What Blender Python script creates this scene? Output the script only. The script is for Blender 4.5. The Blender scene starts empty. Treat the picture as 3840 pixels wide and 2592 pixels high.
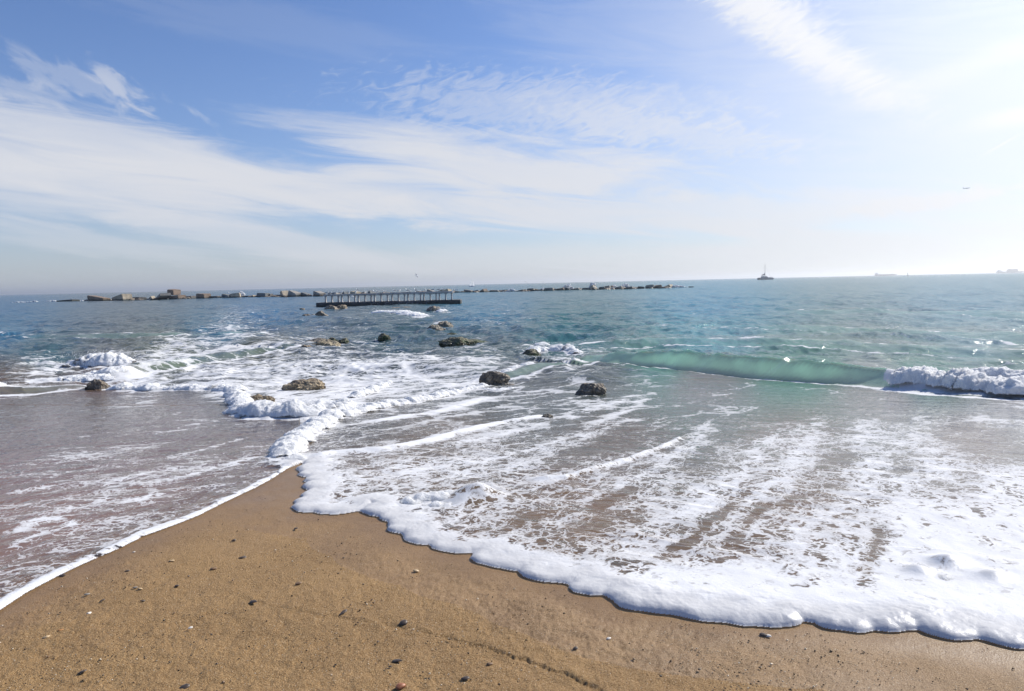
import bpy, bmesh, math, random
import numpy as np
from mathutils import Vector, Matrix, noise as mnoise

sc = bpy.context.scene
C = sc.collection
R = math.radians

# ------------------------------------------------------------------ camera
F_PX = 731.0                      # focal length in pixels of the 1024 px wide frame
CAM_Z = 2.8                       # eye height above the sea
PITCH, ROLL = R(4.856), R(1.264)
cam = bpy.data.cameras.new('camera')
cam.sensor_width = 36
cam.lens = 36 * F_PX / 1024
cam.clip_start, cam.clip_end = 0.05, 60000
cam_o = bpy.data.objects.new('camera', cam)
C.objects.link(cam_o)
fw = np.array([0, math.cos(PITCH), -math.sin(PITCH)])
up0 = np.array([0, math.sin(PITCH), math.cos(PITCH)])
rt0 = np.array([1.0, 0, 0])
rt = math.cos(ROLL) * rt0 - math.sin(ROLL) * up0
up = math.sin(ROLL) * rt0 + math.cos(ROLL) * up0
M = Matrix(((rt[0], up[0], -fw[0], 0), (rt[1], up[1], -fw[1], 0), (rt[2], up[2], -fw[2], CAM_Z), (0, 0, 0, 1)))
cam_o.matrix_world = M
sc.camera = cam_o

# ------------------------------------------------------------------ exposure, sun, sky
sc.view_settings.view_transform = 'Standard'
sc.view_settings.look = 'None'
sc.view_settings.exposure = 0.32
sc.view_settings.gamma = 1
SUN_AZ, SUN_EL = R(54), R(36)     # azimuth clockwise from the viewing direction (+Y)
sd = Vector((math.sin(SUN_AZ) * math.cos(SUN_EL), math.cos(SUN_AZ) * math.cos(SUN_EL), math.sin(SUN_EL)))
sun = bpy.data.lights.new('sun', 'SUN')
sun.energy = 4.6
sun.angle = R(0.53)
sun.color = (1.0, 0.95, 0.86)
sun_o = bpy.data.objects.new('sun', sun)
C.objects.link(sun_o)
sun_o.rotation_euler = (-sd).to_track_quat('-Z', 'Y').to_euler()
sc.cycles.volume_bounces = 0
sc.cycles.max_bounces = 8
sc.cycles.transparent_max_bounces = 8
sc.cycles.sample_clamp_indirect = 6
try:
    sc.cycles.use_denoising = True
except Exception:
    pass

DS = 3840 / 1024 / (3840 / 2324)  # 2324 px wide reading units per frame pixel


def ray(u, v):
    """direction of a point read at 2324 px width"""
    px, py = u / DS, v / DS
    d = rt * ((px - 512) / F_PX) + up * ((345.5 - py) / F_PX) + fw
    return d


def azel(u, v):
    d = ray(u, v)
    d = d / np.linalg.norm(d)
    return math.atan2(d[0], d[1]), math.asin(d[2])


world = bpy.data.worlds.new('World')
sc.world = world
world.use_nodes = True
wn, wl = world.node_tree.nodes, world.node_tree.links
wn.clear()


def N(nodes, typ, **kw):
    n = nodes.new(typ)
    ins = kw.pop('ins', {})
    for k, v in kw.items():
        setattr(n, k, v)
    for k, v in ins.items():
        n.inputs[k].default_value = v
    return n


def build_sky():
    out = wn.new('ShaderNodeOutputWorld')
    bg = wn.new('ShaderNodeBackground')
    bg.inputs['Strength'].default_value = 0.1
    wl.new(bg.outputs[0], out.inputs[0])
    sky = wn.new('ShaderNodeTexSky')
    sky.sky_type = 'NISHITA'
    sky.sun_disc = False
    sky.sun_elevation = SUN_EL
    sky.sun_rotation = SUN_AZ
    sky.altitude = 0
    sky.air_density = 1.0
    sky.dust_density = 0.7
    sky.ozone_density = 2.0
    tc = wn.new('ShaderNodeTexCoord')
    sep = wn.new('ShaderNodeSeparateXYZ')
    wl.new(tc.outputs['Generated'], sep.inputs[0])

    def math_(op, a, b=None, c=None, clamp=False):
        n = wn.new('ShaderNodeMath')
        n.operation = op
        n.use_clamp = clamp
        for i, x in enumerate((a, b, c)):
            if x is None:
                continue
            if isinstance(x, (int, float)):
                n.inputs[i].default_value = x
            else:
                wl.new(x, n.inputs[i])
        return n.outputs[0]
    az = math_('ARCTAN2', sep.outputs['X'], sep.outputs['Y'])
    el = math_('ARCSINE', sep.outputs['Z'])
    cmb = wn.new('ShaderNodeCombineXYZ')
    wl.new(az, cmb.inputs['X'])
    wl.new(el, cmb.inputs['Y'])
    ae = cmb.outputs[0]

    def mapping(vec, loc=(0, 0, 0), rot=0, scale=(1, 1, 1), typ='TEXTURE'):
        m = wn.new('ShaderNodeMapping')
        m.vector_type = typ
        m.inputs['Location'].default_value = loc
        m.inputs['Rotation'].default_value = (0, 0, rot)
        m.inputs['Scale'].default_value = scale
        wl.new(vec, m.inputs['Vector'])
        return m.outputs[0]

    def tex(vec, scale, detail=5, rough=0.55, dist=0.0):
        t = wn.new('ShaderNodeTexNoise')
        t.inputs['Scale'].default_value = scale
        t.inputs['Detail'].default_value = detail
        t.inputs['Roughness'].default_value = rough
        t.inputs['Distortion'].default_value = dist
        wl.new(vec, t.inputs['Vector'])
        return t.outputs['Fac']
    # soft drifting streaks, fine ripples and fleecy flocks
    streak = tex(mapping(ae, rot=R(-7), scale=(1.0, 0.13, 1)), 4.2, 8, 0.66, 0.8)
    fine = tex(mapping(ae, rot=R(14), scale=(1.0, 0.33, 1)), 30.0, 6, 0.62, 1.2)
    flock = tex(mapping(ae, rot=R(-30), scale=(1.0, 0.5, 1)), 26.0, 5, 0.55, 0.4)
    tex_of = {'s': streak, 'f': fine, 'k': flock}
    total = None
    # u, v, half width, half height (2324 px units), tilt (down to the right +), strength, texture, edge noise
    blobs = [
        (-60, 340, 560, 66, 7, 0.85, 's', 0.7),
        (330, 345, 480, 58, 11, 0.72, 's', 1.3),
        (200, 430, 620, 58, 3, 0.62, 's', 1.3),
        (800, 440, 620, 60, 4, 0.70, 's', 1.3),
        (1180, 385, 420, 62, 6, 0.90, 's', 1.1),
        (1050, 330, 330, 36, 3, 0.45, 's', 1.3),
        (1250, 245, 380, 66, 5, 0.36, 'f', 1.5),
        (1500, 295, 300, 40, 12, 0.38, 'f', 1.6),
        (900, 300, 330, 26, 4, 0.35, 's', 1.3),
        (1550, 480, 620, 50, 2, 0.65, 's', 1.3),
        (1250, 490, 500, 30, 4, 0.45, 's', 1.3),
        (600, 540, 330, 34, 11, 0.55, 's', 1.5),
        (300, 565, 260, 24, 9, 0.40, 's', 1.5),
        (1100, 590, 700, 36, -1, 0.40, 's', 1.2),
        (170, 180, 150, 30, 16, 0.26, 'k', 2.2),
        (30, 205, 110, 22, 5, 0.25, 'k', 1.7),
        (270, 195, 70, 20, 35, 0.40, 'k', 2.2),
        (1850, 120, 250, 42, 35, 0.95, 'f', 0.8),
        (1720, 10, 160, 55, 32, 0.9, 'f', 0.8),
        (2180, 160, 300, 26, -14, 0.35, 's', 0.8),
        (2310, 265, 80, 20, -5, 0.80, 's', 0.7),
        (1950, 475, 60, 13, -8, 0.85, 'k', 1.8),
        (2060, 462, 120, 13, -8, 0.85, 'k', 1.8),
        (2190, 450, 100, 10, -8, 0.85, 'k', 1.8),
        (1950, 555, 620, 36, -3, 0.6, 's', 1.2),
        (600, 60, 420, 40, 6, 0.08, 's', 1.4),
        (1500, 60, 420, 90, 10, 0.12, 's', 1.2),
        (2380, 230, 860, 420, 0, 0.74, 's', 0.30),
        (2270, 330, 36, 2.4, -29, 0.8, 's', 0.1),
    ]
    for (u, v, rx, ry, tilt, st, tx, en) in blobs:
        a, e = azel(u, v)
        k = 1 / (F_PX * DS)
        m = mapping(ae, loc=(a, e, 0), rot=-R(tilt), scale=(rx * k, ry * k, 1))
        ln = wn.new('ShaderNodeVectorMath')
        ln.operation = 'LENGTH'
        wl.new(m, ln.inputs[0])
        t = tex_of[tx]
        r_ = math_('MULTIPLY_ADD', t, -2 * en, math_('ADD', ln.outputs['Value'], en))
        mr = wn.new('ShaderNodeMapRange')
        mr.interpolation_type = 'SMOOTHSTEP'
        mr.inputs['From Min'].default_value = 1.30 if en > 0.9 else 1.4
        mr.inputs['From Max'].default_value = 0.35 if en > 0.9 else 0.1
        wl.new(r_, mr.inputs['Value'])
        d = math_('MULTIPLY', mr.outputs[0], st)
        inv = math_('SUBTRACT', 1.0, d)
        total = inv if total is None else math_('MULTIPLY', total, inv)
    dens = math_('SUBTRACT', 1.0, total, clamp=True)
    # thin veil of vapour low over the sea
    veil = math_('MULTIPLY', math_('POWER', 2.718, math_('MULTIPLY', math_('ABSOLUTE', el), -11.0)), 0.55)
    # sunlit cirrus gets brighter towards the sun (forward scattering of ice)
    dot = wn.new('ShaderNodeVectorMath')
    dot.operation = 'DOT_PRODUCT'
    wl.new(tc.outputs['Generated'], dot.inputs[0])
    dot.inputs[1].default_value = sd
    cosang = math_('MAXIMUM', dot.outputs['Value'], 0.0)
    fwd = math_('POWER', cosang, 7.0)
    lum = math_('MULTIPLY_ADD', fwd, 6.3, 6.5)
    ccol = wn.new('ShaderNodeMix')
    ccol.data_type = 'RGBA'
    ccol.blend_type = 'MIX'
    wl.new(fwd, ccol.inputs[0])
    ccol.inputs[6].default_value = (0.90, 0.92, 0.98, 1)
    ccol.inputs[7].default_value = (1.0, 0.99, 0.96, 1)
    cs = wn.new('ShaderNodeVectorMath')
    cs.operation = 'SCALE'
    wl.new(ccol.outputs[2], cs.inputs[0])
    wl.new(lum, cs.inputs['Scale'])
    both = math_('SUBTRACT', 1.0, math_('MULTIPLY', math_('SUBTRACT', 1.0, dens), math_('SUBTRACT', 1.0, veil)))
    mx = wn.new('ShaderNodeMix')
    mx.data_type = 'RGBA'
    wl.new(both, mx.inputs[0])
    tint = wn.new('ShaderNodeMix')
    tint.data_type = 'RGBA'
    tint.blend_type = 'MULTIPLY'
    tint.inputs[0].default_value = 1.0
    tint.inputs[7].default_value = (0.62, 0.755, 1.03, 1)
    wl.new(sky.outputs[0], tint.inputs[6])
    wl.new(tint.outputs[2], mx.inputs[6])
    wl.new(cs.outputs[0], mx.inputs[7])
    wl.new(mx.outputs[2], bg.inputs['Color'])


build_sky()

# ------------------------------------------------------------------ helpers
rng = np.random.default_rng(7)
random.seed(7)
_perm = rng.permutation(4096).astype(np.int32)
_ga = rng.uniform(0, 2 * math.pi, 4096)
_gx, _gy = np.cos(_ga), np.sin(_ga)


def pnoise(x, y, seed=0):
    """2-D gradient noise, about -1..1"""
    xi = np.floor(x).astype(np.int64)
    yi = np.floor(y).astype(np.int64)
    xf, yf = x - xi, y - yi
    sx = xf * xf * xf * (xf * (xf * 6 - 15) + 10)
    sy = yf * yf * yf * (yf * (yf * 6 - 15) + 10)

    def g(ix, iy, dx, dy):
        h = _perm[(_perm[(ix + seed * 131) & 4095] + iy) & 4095]
        return _gx[h] * dx + _gy[h] * dy
    a = g(xi, yi, xf, yf)
    b = g(xi + 1, yi, xf - 1, yf)
    c = g(xi, yi + 1, xf, yf - 1)
    d = g(xi + 1, yi + 1, xf - 1, yf - 1)
    return ((a + sx * (b - a)) * (1 - sy) + (c + sx * (d - c)) * sy) * 1.5


def fbm(x, y, oct_=4, seed=0, gain=0.5):
    s, a, f = 0, 1.0, 1.0
    for i in range(oct_):
        s = s + a * pnoise(x * f, y * f, seed + i * 7)
        a *= gain
        f *= 2.03
    return s


def sstep(a, b, x):
    t = np.clip((x - a) / (b - a), 0, 1)
    return t * t * (3 - 2 * t)


def base_z(Y):
    """beach face: level at the photographer, sloping down to the sea"""
    return 1.1 * (1 - sstep(2.0, 24.0, Y))


def ground(u, v, z=None):
    """world point of the beach / sea surface seen at a reading position"""
    d = ray(u, v)
    d = d / d[1]
    if z is not None:
        Y = (z - CAM_Z) / d[2]
        return np.array([d[0] * Y, Y, z])
    lo, hi = 0.3, 20000.0
    for _ in range(70):
        m = math.sqrt(lo * hi)
        if CAM_Z + d[2] * m > base_z(np.array(m)):
            lo = m
        else:
            hi = m
    return np.array([d[0] * lo, lo, float(base_z(np.array(lo)))])


def gpoly(pts):
    return np.array([ground(*p)[:2] for p in pts])


def project(x, y, z):
    dx, dy, dz = x, y, z - CAM_Z
    f = dx * fw[0] + dy * fw[1] + dz * fw[2]
    f = np.maximum(f, 1e-3)
    u = (dx * rt[0] + dy * rt[1] + dz * rt[2]) / f * F_PX + 512
    v = 345.5 - (dx * up[0] + dy * up[1] + dz * up[2]) / f * F_PX
    return u * DS, v * DS


def dist_poly(x, y, poly, pad):
    """distance to a polyline, running parameter, side (+ left of its direction); inf further than pad"""
    d = np.full(x.shape, 1e9)
    t = np.zeros(x.shape)
    side = np.zeros(x.shape)
    lo, hi = poly.min(0) - pad, poly.max(0) + pad
    idx = np.nonzero((x >= lo[0]) & (x <= hi[0]) & (y >= lo[1]) & (y <= hi[1]))[0]
    if len(idx) == 0:
        return d, t, side
    px, py = x[idx], y[idx]
    bd = np.full(px.shape, 1e9)
    bt = np.zeros(px.shape)
    bs = np.zeros(px.shape)
    for i in range(len(poly) - 1):
        ax, ay = poly[i]
        bx, by = poly[i + 1]
        ex, ey = bx - ax, by - ay
        L2 = ex * ex + ey * ey + 1e-12
        q = np.clip(((px - ax) * ex + (py - ay) * ey) / L2, 0, 1)
        dx, dy = px - ax - q * ex, py - ay - q * ey
        dd = np.sqrt(dx * dx + dy * dy)
        k = dd < bd
        bd = np.where(k, dd, bd)
        bt = np.where(k, i + q, bt)
        bs = np.where(k, np.sign(ex * dy - ey * dx), bs)
    d[idx], t[idx], side[idx] = bd, bt, bs
    return d, t, side


def inside_poly(x, y, poly):
    c = np.zeros(x.shape, bool)
    n = len(poly)
    for i in range(n):
        x1, y1 = poly[i]
        x2, y2 = poly[(i + 1) % n]
        if y1 == y2:
            continue
        k = (y1 > y) != (y2 > y)
        c ^= k & (x < (x2 - x1) * (y - y1) / (y2 - y1) + x1)
    return c


def idw(u, v, pts, power=3.0, ncol=1):
    """smooth interpolation of hand-placed samples"""
    num = np.zeros((ncol,) + u.shape)
    den = np.zeros(u.shape)
    for p in pts:
        w = 1.0 / (((u - p[0]) / 1.6) ** 2 + (v - p[1]) ** 2 + 120.0) ** (power / 2)
        den += w
        for k in range(ncol):
            num[k] += w * p[2 + k]
    num /= den
    return num[0] if ncol == 1 else num


def tag(o, label=None, cat=None, group=None, kind=None):
    if label:
        o['label'] = label
    if cat:
        o['category'] = cat
    if group:
        o['group'] = group
    if kind:
        o['kind'] = kind
    return o


def link(name, me, mat=None, parent=None, smooth=False):
    if mat is not None:
        me.materials.append(mat)
    if smooth:
        me.polygons.foreach_set('use_smooth', np.ones(len(me.polygons), bool))
    o = bpy.data.objects.new(name, me)
    C.objects.link(o)
    if parent:
        o.parent = parent
    return o


def empty(name, loc, rz=0):
    o = bpy.data.objects.new(name, None)
    o.empty_display_size = 0.2
    o.location = loc
    o.rotation_euler = (0, 0, rz)
    C.objects.link(o)
    return o


def mesh_np(name, co, faces):
    me = bpy.data.meshes.new(name)
    n = len(faces)
    k = faces.shape[1]
    me.vertices.add(len(co))
    me.vertices.foreach_set('co', co.astype(np.float32).ravel())
    me.loops.add(n * k)
    me.loops.foreach_set('vertex_index', faces.astype(np.int32).ravel())
    me.polygons.add(n)
    me.polygons.foreach_set('loop_start', np.arange(0, n * k, k, dtype=np.int32))
    me.update(calc_edges=True)
    return me


def attr(me, name, arr, typ='FLOAT'):
    a = me.attributes.new(name, typ, 'POINT')
    a.data.foreach_set({'FLOAT': 'value', 'FLOAT_COLOR': 'color', 'FLOAT_VECTOR': 'vector'}[typ], arr.astype(np.float32).ravel())


def bm_mesh(name, bm):
    me = bpy.data.meshes.new(name)
    bm.to_mesh(me)
    bm.free()
    return me


def add_box(bm, x0, x1, y0, y1, z0, z1):
    vs = [bm.verts.new(p) for p in ((x0, y0, z0), (x1, y0, z0), (x1, y1, z0), (x0, y1, z0), (x0, y0, z1), (x1, y0, z1), (x1, y1, z1), (x0, y1, z1))]
    for f in ((3, 2, 1, 0), (4, 5, 6, 7), (0, 1, 5, 4), (1, 2, 6, 5), (2, 3, 7, 6), (3, 0, 4, 7)):
        bm.faces.new([vs[i] for i in f])


def add_tube(bm, a, b, r0, r1=None, n=6):
    a, b = Vector(a), Vector(b)
    r1 = r0 if r1 is None else r1
    q = (b - a).to_track_quat('Z', 'Y')
    ra, rb = [], []
    for i in range(n):
        p = Vector((math.cos(2 * math.pi * i / n), math.sin(2 * math.pi * i / n), 0))
        ra.append(bm.verts.new(a + q @ (p * r0)))
        rb.append(bm.verts.new(b + q @ (p * r1)))
    for i in range(n):
        j = (i + 1) % n
        bm.faces.new((ra[i], ra[j], rb[j], rb[i]))
    bm.faces.new(ra[::-1])
    bm.faces.new(rb)


def add_loft(bm, rings, close=True):
    """skin a list of equal-length rings of points"""
    vr = [[bm.verts.new(p) for p in r] for r in rings]
    n = len(vr[0])
    for a, b in zip(vr[:-1], vr[1:]):
        for i in range(n):
            j = (i + 1) % n
            bm.faces.new((a[i], a[j], b[j], b[i]))
    if close:
        bm.faces.new(vr[0][::-1])
        bm.faces.new(vr[-1])


# ------------------------------------------------------------------ materials
class NT:
    def __init__(self, name):
        self.m = bpy.data.materials.new(name)
        self.m.use_nodes = True
        self.n = self.m.node_tree.nodes
        self.l = self.m.node_tree.links
        self.n.clear()
        self.out = self.n.new('ShaderNodeOutputMaterial')

    def set(self, sock, x):
        if isinstance(x, bpy.types.NodeSocket):
            self.l.new(x, sock)
        else:
            if sock.type == 'RGBA' and len(x) == 3:
                x = (*x, 1)
            sock.default_value = x

    def math(self, op, a, b=None, c=None, clamp=False):
        n = self.n.new('ShaderNodeMath')
        n.operation = op
        n.use_clamp = clamp
        for i, x in enumerate((a, b, c)):
            if x is not None:
                self.set(n.inputs[i], x)
        return n.outputs[0]

    def mixc(self, f, a, b, mode='MIX'):
        n = self.n.new('ShaderNodeMix')
        n.data_type = 'RGBA'
        n.blend_type = mode
        self.set(n.inputs[0], f)
        self.set(n.inputs[6], a)
        self.set(n.inputs[7], b)
        return n.outputs[2]

    def mixs(self, f, a, b):
        n = self.n.new('ShaderNodeMixShader')
        self.set(n.inputs[0], f)
        self.l.new(a, n.inputs[1])
        self.l.new(b, n.inputs[2])
        return n.outputs[0]

    def step(self, x, a, b, lo=0.0, hi=1.0, smooth=True):
        n = self.n.new('ShaderNodeMapRange')
        n.interpolation_type = 'SMOOTHSTEP' if smooth else 'LINEAR'
        self.set(n.inputs['Value'], x)
        for k, v in (('From Min', a), ('From Max', b), ('To Min', lo), ('To Max', hi)):
            self.set(n.inputs[k], v)
        return n.outputs[0]

    def attr(self, name, out='Fac'):
        n = self.n.new('ShaderNodeAttribute')
        n.attribute_name = name
        return n.outputs[out]

    def obj(self):
        return self.n.new('ShaderNodeTexCoord').outputs['Object']

    def pos(self):
        return self.n.new('ShaderNodeNewGeometry').outputs['Position']

    def map(self, vec, rot=0, scale=(1, 1, 1), loc=(0, 0, 0), typ='POINT'):
        n = self.n.new('ShaderNodeMapping')
        n.vector_type = typ
        self.l.new(vec, n.inputs['Vector'])
        n.inputs['Rotation'].default_value = (0, 0, rot)
        n.inputs['Scale'].default_value = scale
        n.inputs['Location'].default_value = loc
        return n.outputs[0]

    def noise(self, vec, scale, detail=4, rough=0.5, dist=0.0, out='Fac'):
        n = self.n.new('ShaderNodeTexNoise')
        if vec is not None:
            self.l.new(vec, n.inputs['Vector'])
        n.inputs['Scale'].default_value = scale
        n.inputs['Detail'].default_value = detail
        n.inputs['Roughness'].default_value = rough
        n.inputs['Distortion'].default_value = dist
        return n.outputs[out]

    def voro(self, vec, scale, feature='F1', rnd=1.0, out='Distance'):
        n = self.n.new('ShaderNodeTexVoronoi')
        n.feature = feature
        self.l.new(vec, n.inputs['Vector'])
        n.inputs['Scale'].default_value = scale
        n.inputs['Randomness'].default_value = rnd
        return n.outputs[out]

    def bump(self, h, strength=0.5, dist=0.01, normal=None):
        n = self.n.new('ShaderNodeBump')
        self.set(n.inputs['Strength'], strength)
        self.set(n.inputs['Distance'], dist)
        self.l.new(h, n.inputs['Height'])
        if normal is not None:
            self.l.new(normal, n.inputs['Normal'])
        return n.outputs[0]

    def principled(self, **kw):
        n = self.n.new('ShaderNodeBsdfPrincipled')
        for k, v in kw.items():
            self.set(n.inputs[k.replace('_', ' ')], v)
        return n.outputs[0]

    def done(self, sh):
        self.l.new(sh, self.out.inputs['Surface'])
        return self.m


def mat_plain(name, col, rough=0.6, var=0.25, scale=3.0, metallic=0.0):
    t = NT(name)
    n = t.noise(t.obj(), scale, 5, 0.6)
    c = t.mixc(t.step(n, 0.3, 0.7), tuple(x * (1 - var) for x in col), tuple(min(1, x * (1 + var)) for x in col))
    return t.done(t.principled(Base_Color=c, Roughness=rough, Metallic=metallic))


def mat_sand():
    t = NT('beach_sand')
    p = t.pos()
    wet = t.attr('wet')
    n1 = t.noise(p, 0.9, 6, 0.7)
    n2 = t.noise(p, 45, 4, 0.7)
    g = t.noise(p, 150, 4, 0.75)
    sp = t.voro(p, 260)
    base = t.mixc(t.step(n1, 0.3, 0.7), (0.360, 0.205, 0.074), (0.530, 0.320, 0.128))
    base = t.mixc(t.step(n2, 0.35, 0.75), base, t.mixc(0.5, base, (0.56, 0.36, 0.16)))
    grains = t.step(g, 0.38, 0.66)
    base = t.mixc(t.math('MULTIPLY', grains, 0.6), t.mixc(1.0, base, (0.55, 0.50, 0.42), 'MULTIPLY'), t.mixc(0.4, base, (0.80, 0.60, 0.35)))
    rnd = t.voro(p, 170, out='Color')
    sepc = t.n.new('ShaderNodeSeparateColor')
    t.l.new(rnd, sepc.inputs[0])
    dark = t.math('MULTIPLY', t.step(sepc.outputs[0], 0.93, 0.95), t.step(t.voro(p, 170), 0.5, 0.25))
    base = t.mixc(dark, base, (0.09, 0.06, 0.04))
    light = t.math('MULTIPLY', t.step(sepc.outputs[1], 0.965, 0.975), t.step(t.voro(p, 170), 0.45, 0.2))
    base = t.mixc(light, base, (0.65, 0.55, 0.42))
    base = t.mixc(t.math('MULTIPLY', wet, 0.75), base, t.mixc(1.0, base, (0.52, 0.50, 0.52), 'MULTIPLY'))
    dry = t.math('SUBTRACT', 1.0, wet)
    h = t.math('ADD', t.math('MULTIPLY', g, 1.1), t.math('ADD', t.math('MULTIPLY', n2, 0.8), t.math('MULTIPLY', t.noise(p, 130, 3, 0.6), 0.9)))
    b = t.bump(h, t.math('MULTIPLY_ADD', dry, 0.7, 0.2), 0.010)
    rough = t.math('MULTIPLY_ADD', dry, 0.5, 0.34)
    return t.done(t.principled(Base_Color=base, Roughness=rough, Specular_IOR_Level=0.35, Normal=b))


def mat_water():
    t = NT('sea_water')
    p = t.pos()
    foam_d = t.attr('foam')
    deep = t.attr('deep')
    green = t.attr('green')
    thick = t.attr('thick')
    calm = t.attr('calm')
    col = t.attr('wcol', 'Color')
    flow = t.attr('flow', 'Vector')
    # ---- ripples
    w1 = t.noise(t.map(flow, scale=(1.0, 0.38, 1)), 3.2, 4, 0.6, 0.5)
    w2 = t.noise(t.map(flow, rot=0.35, scale=(1.0, 0.45, 1)), 11, 3, 0.6, 0.4)
    w3 = t.noise(t.map(flow, rot=-0.25, scale=(1.0, 0.3, 1)), 0.9, 3, 0.55, 0.3)
    w4 = t.noise(t.map(flow, rot=0.15, scale=(1.0, 0.8, 1)), 0.42, 3, 0.55, 0.3)
    hh = t.math('ADD', t.math('MULTIPLY', w4, t.math('MULTIPLY_ADD', calm, -0.65, 0.7)), t.math('ADD', t.math('MULTIPLY', w1, t.math('MULTIPLY_ADD', calm, 0.07, 0.07)), t.math('ADD', t.math('MULTIPLY', w2, 0.045), t.math('MULTIPLY', w3, t.math('MULTIPLY_ADD', calm, -0.22, 0.30)))))
    nb = t.bump(hh, t.math('MULTIPLY_ADD', calm, -0.2, 1.0), t.math('MULTIPLY_ADD', calm, -0.35, 1.0))
    # ---- water body
    dd_ = t.n.new('ShaderNodeBsdfDiffuse')
    t.set(dd_.inputs['Color'], col)
    gd = t.n.new('ShaderNodeBsdfGlossy')
    t.set(gd.inputs['Roughness'], t.math('MULTIPLY_ADD', calm, -0.04, 0.11))
    t.l.new(nb, gd.inputs['Normal'])
    fd_ = t.n.new('ShaderNodeFresnel')
    fd_.inputs['IOR'].default_value = 1.333
    t.l.new(nb, fd_.inputs['Normal'])
    # a choppy sea shows its steep near faces, so it never mirrors as fully as flat water
    lim = t.math('MULTIPLY', fd_.outputs[0], t.math('MULTIPLY_ADD', calm, 0.22, 0.78))
    deep_sh = t.mixs(lim, dd_.outputs[0], gd.outputs[0])
    tr = t.n.new('ShaderNodeBsdfTranslucent')
    gl = t.n.new('ShaderNodeBsdfGlossy')
    gl.inputs['Roughness'].default_value = 0.07
    t.l.new(nb, gl.inputs['Normal'])
    tp = t.n.new('ShaderNodeBsdfTransparent')
    t.set(tp.inputs['Color'], t.mixc(green, (0.93, 0.90, 0.87), (0.62, 0.84, 0.72)))
    fr = t.n.new('ShaderNodeFresnel')
    fr.inputs['IOR'].default_value = 1.333
    t.l.new(nb, fr.inputs['Normal'])
    geo = t.n.new('ShaderNodeNewGeometry')
    front = t.math('SUBTRACT', 1.0, geo.outputs['Backfacing'])
    shallow = t.mixs(t.math('MULTIPLY', fr.outputs[0], front), tp.outputs[0], gl.outputs[0])
    gcol = t.mixc(0.9, col, (0.33, 0.51, 0.41))
    t.set(tr.inputs['Color'], gcol)
    gdf = t.n.new('ShaderNodeBsdfDiffuse')
    t.set(gdf.inputs['Color'], gcol)
    both = t.n.new('ShaderNodeAddShader')
    t.l.new(tr.outputs[0], both.inputs[0])
    t.l.new(gdf.outputs[0], both.inputs[1])
    body = t.mixs(t.math('MULTIPLY', green, 0.95), deep_sh, t.mixs(t.math('MULTIPLY', fr.outputs[0], 0.7), both.outputs[0], gl.outputs[0]))
    water = t.mixs(deep, shallow, body)
    # ---- lacy foam: threads along warped cell borders, broken up by noise, opened into holes where thin
    wv = t.noise(flow, 2.6, 4, 0.6, out='Color')
    wv2 = t.noise(flow, 14.0, 3, 0.6, out='Color')

    def warp(vec, w, amt):
        a = t.n.new('ShaderNodeVectorMath')
        a.operation = 'SUBTRACT'
        t.l.new(w, a.inputs[0])
        a.inputs[1].default_value = (0.5, 0.5, 0.5)
        s = t.n.new('ShaderNodeVectorMath')
        s.operation = 'SCALE'
        t.l.new(a.outputs[0], s.inputs[0])
        s.inputs['Scale'].default_value = amt
        o = t.n.new('ShaderNodeVectorMath')
        o.operation = 'ADD'
        t.l.new(vec, o.inputs[0])
        t.l.new(s.outputs[0], o.inputs[1])
        return o.outputs[0]
    fl = warp(warp(flow, wv, 0.55), wv2, 0.10)
    cell_a = t.voro(t.map(fl, scale=(0.5, 1, 1)), 4.6, 'DISTANCE_TO_EDGE')
    cell_b = t.voro(t.map(fl, scale=(0.55, 1, 1)), 11.5, 'DISTANCE_TO_EDGE')
    coarse = t.attr('coarse')
    cell_c = t.voro(t.map(fl, scale=(0.5, 1, 1)), 1.25, 'DISTANCE_TO_EDGE')
    la = t.step(cell_a, 0.26, 0.0, smooth=False)
    lb = t.math('MULTIPLY', t.step(cell_b, 0.26, 0.0, smooth=False), 0.95)
    lc = t.step(cell_c, 0.26, 0.0, smooth=False)

    def blend(f, a, b):
        return t.math('ADD', a, t.math('MULTIPLY', f, t.math('SUBTRACT', b, a)))
    lace = blend(coarse, t.math('MAXIMUM', la, lb), t.math('MAXIMUM', lc, t.math('MULTIPLY', la, 0.8)))
    streaks = blend(coarse, t.noise(t.map(fl, scale=(0.30, 1, 1)), 3.0, 6, 0.62), t.noise(t.map(fl, scale=(0.22, 1, 1)), 1.3, 6, 0.62))
    speck = t.noise(t.map(fl, scale=(0.6, 1, 1)), 22, 4, 0.65)
    pat = t.math('ADD', t.math('MULTIPLY', lace, 0.60), t.math('ADD', t.math('MULTIPLY', t.step(streaks, 0.27, 0.73, smooth=False), 0.34), t.math('MULTIPLY', t.step(speck, 0.25, 0.75, smooth=False), 0.14)))
    lvl = t.math('ADD', pat, foam_d)
    soft = t.step(lvl, 0.965, 1.03)
    core = t.step(lvl, 1.0, 1.35)
    fmask = t.math('MULTIPLY', soft, t.math('MULTIPLY_ADD', core, 0.42, 0.58))
    # ---- foam body
    fb1 = t.math('ADD', t.noise(p, 34, 5, 0.65), t.math('MULTIPLY', t.noise(p, 210, 3, 0.7), 0.35))
    fb2 = t.voro(p, 85, 'SMOOTH_F1')
    fh = t.math('ADD', t.math('MULTIPLY', soft, 0.55), t.math('ADD', t.math('MULTIPLY', fb1, 0.8), t.math('MULTIPLY', fb2, 0.18)))
    fn = t.bump(fh, t.math('MULTIPLY_ADD', thick, -0.05, 0.32), 0.012)
    df = t.n.new('ShaderNodeBsdfDiffuse')
    t.set(df.inputs['Color'], (0.80, 0.80, 0.80))
    t.l.new(fn, df.inputs['Normal'])
    ft = t.n.new('ShaderNodeBsdfTranslucent')
    t.set(ft.inputs['Color'], (0.82, 0.82, 0.82))
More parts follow.
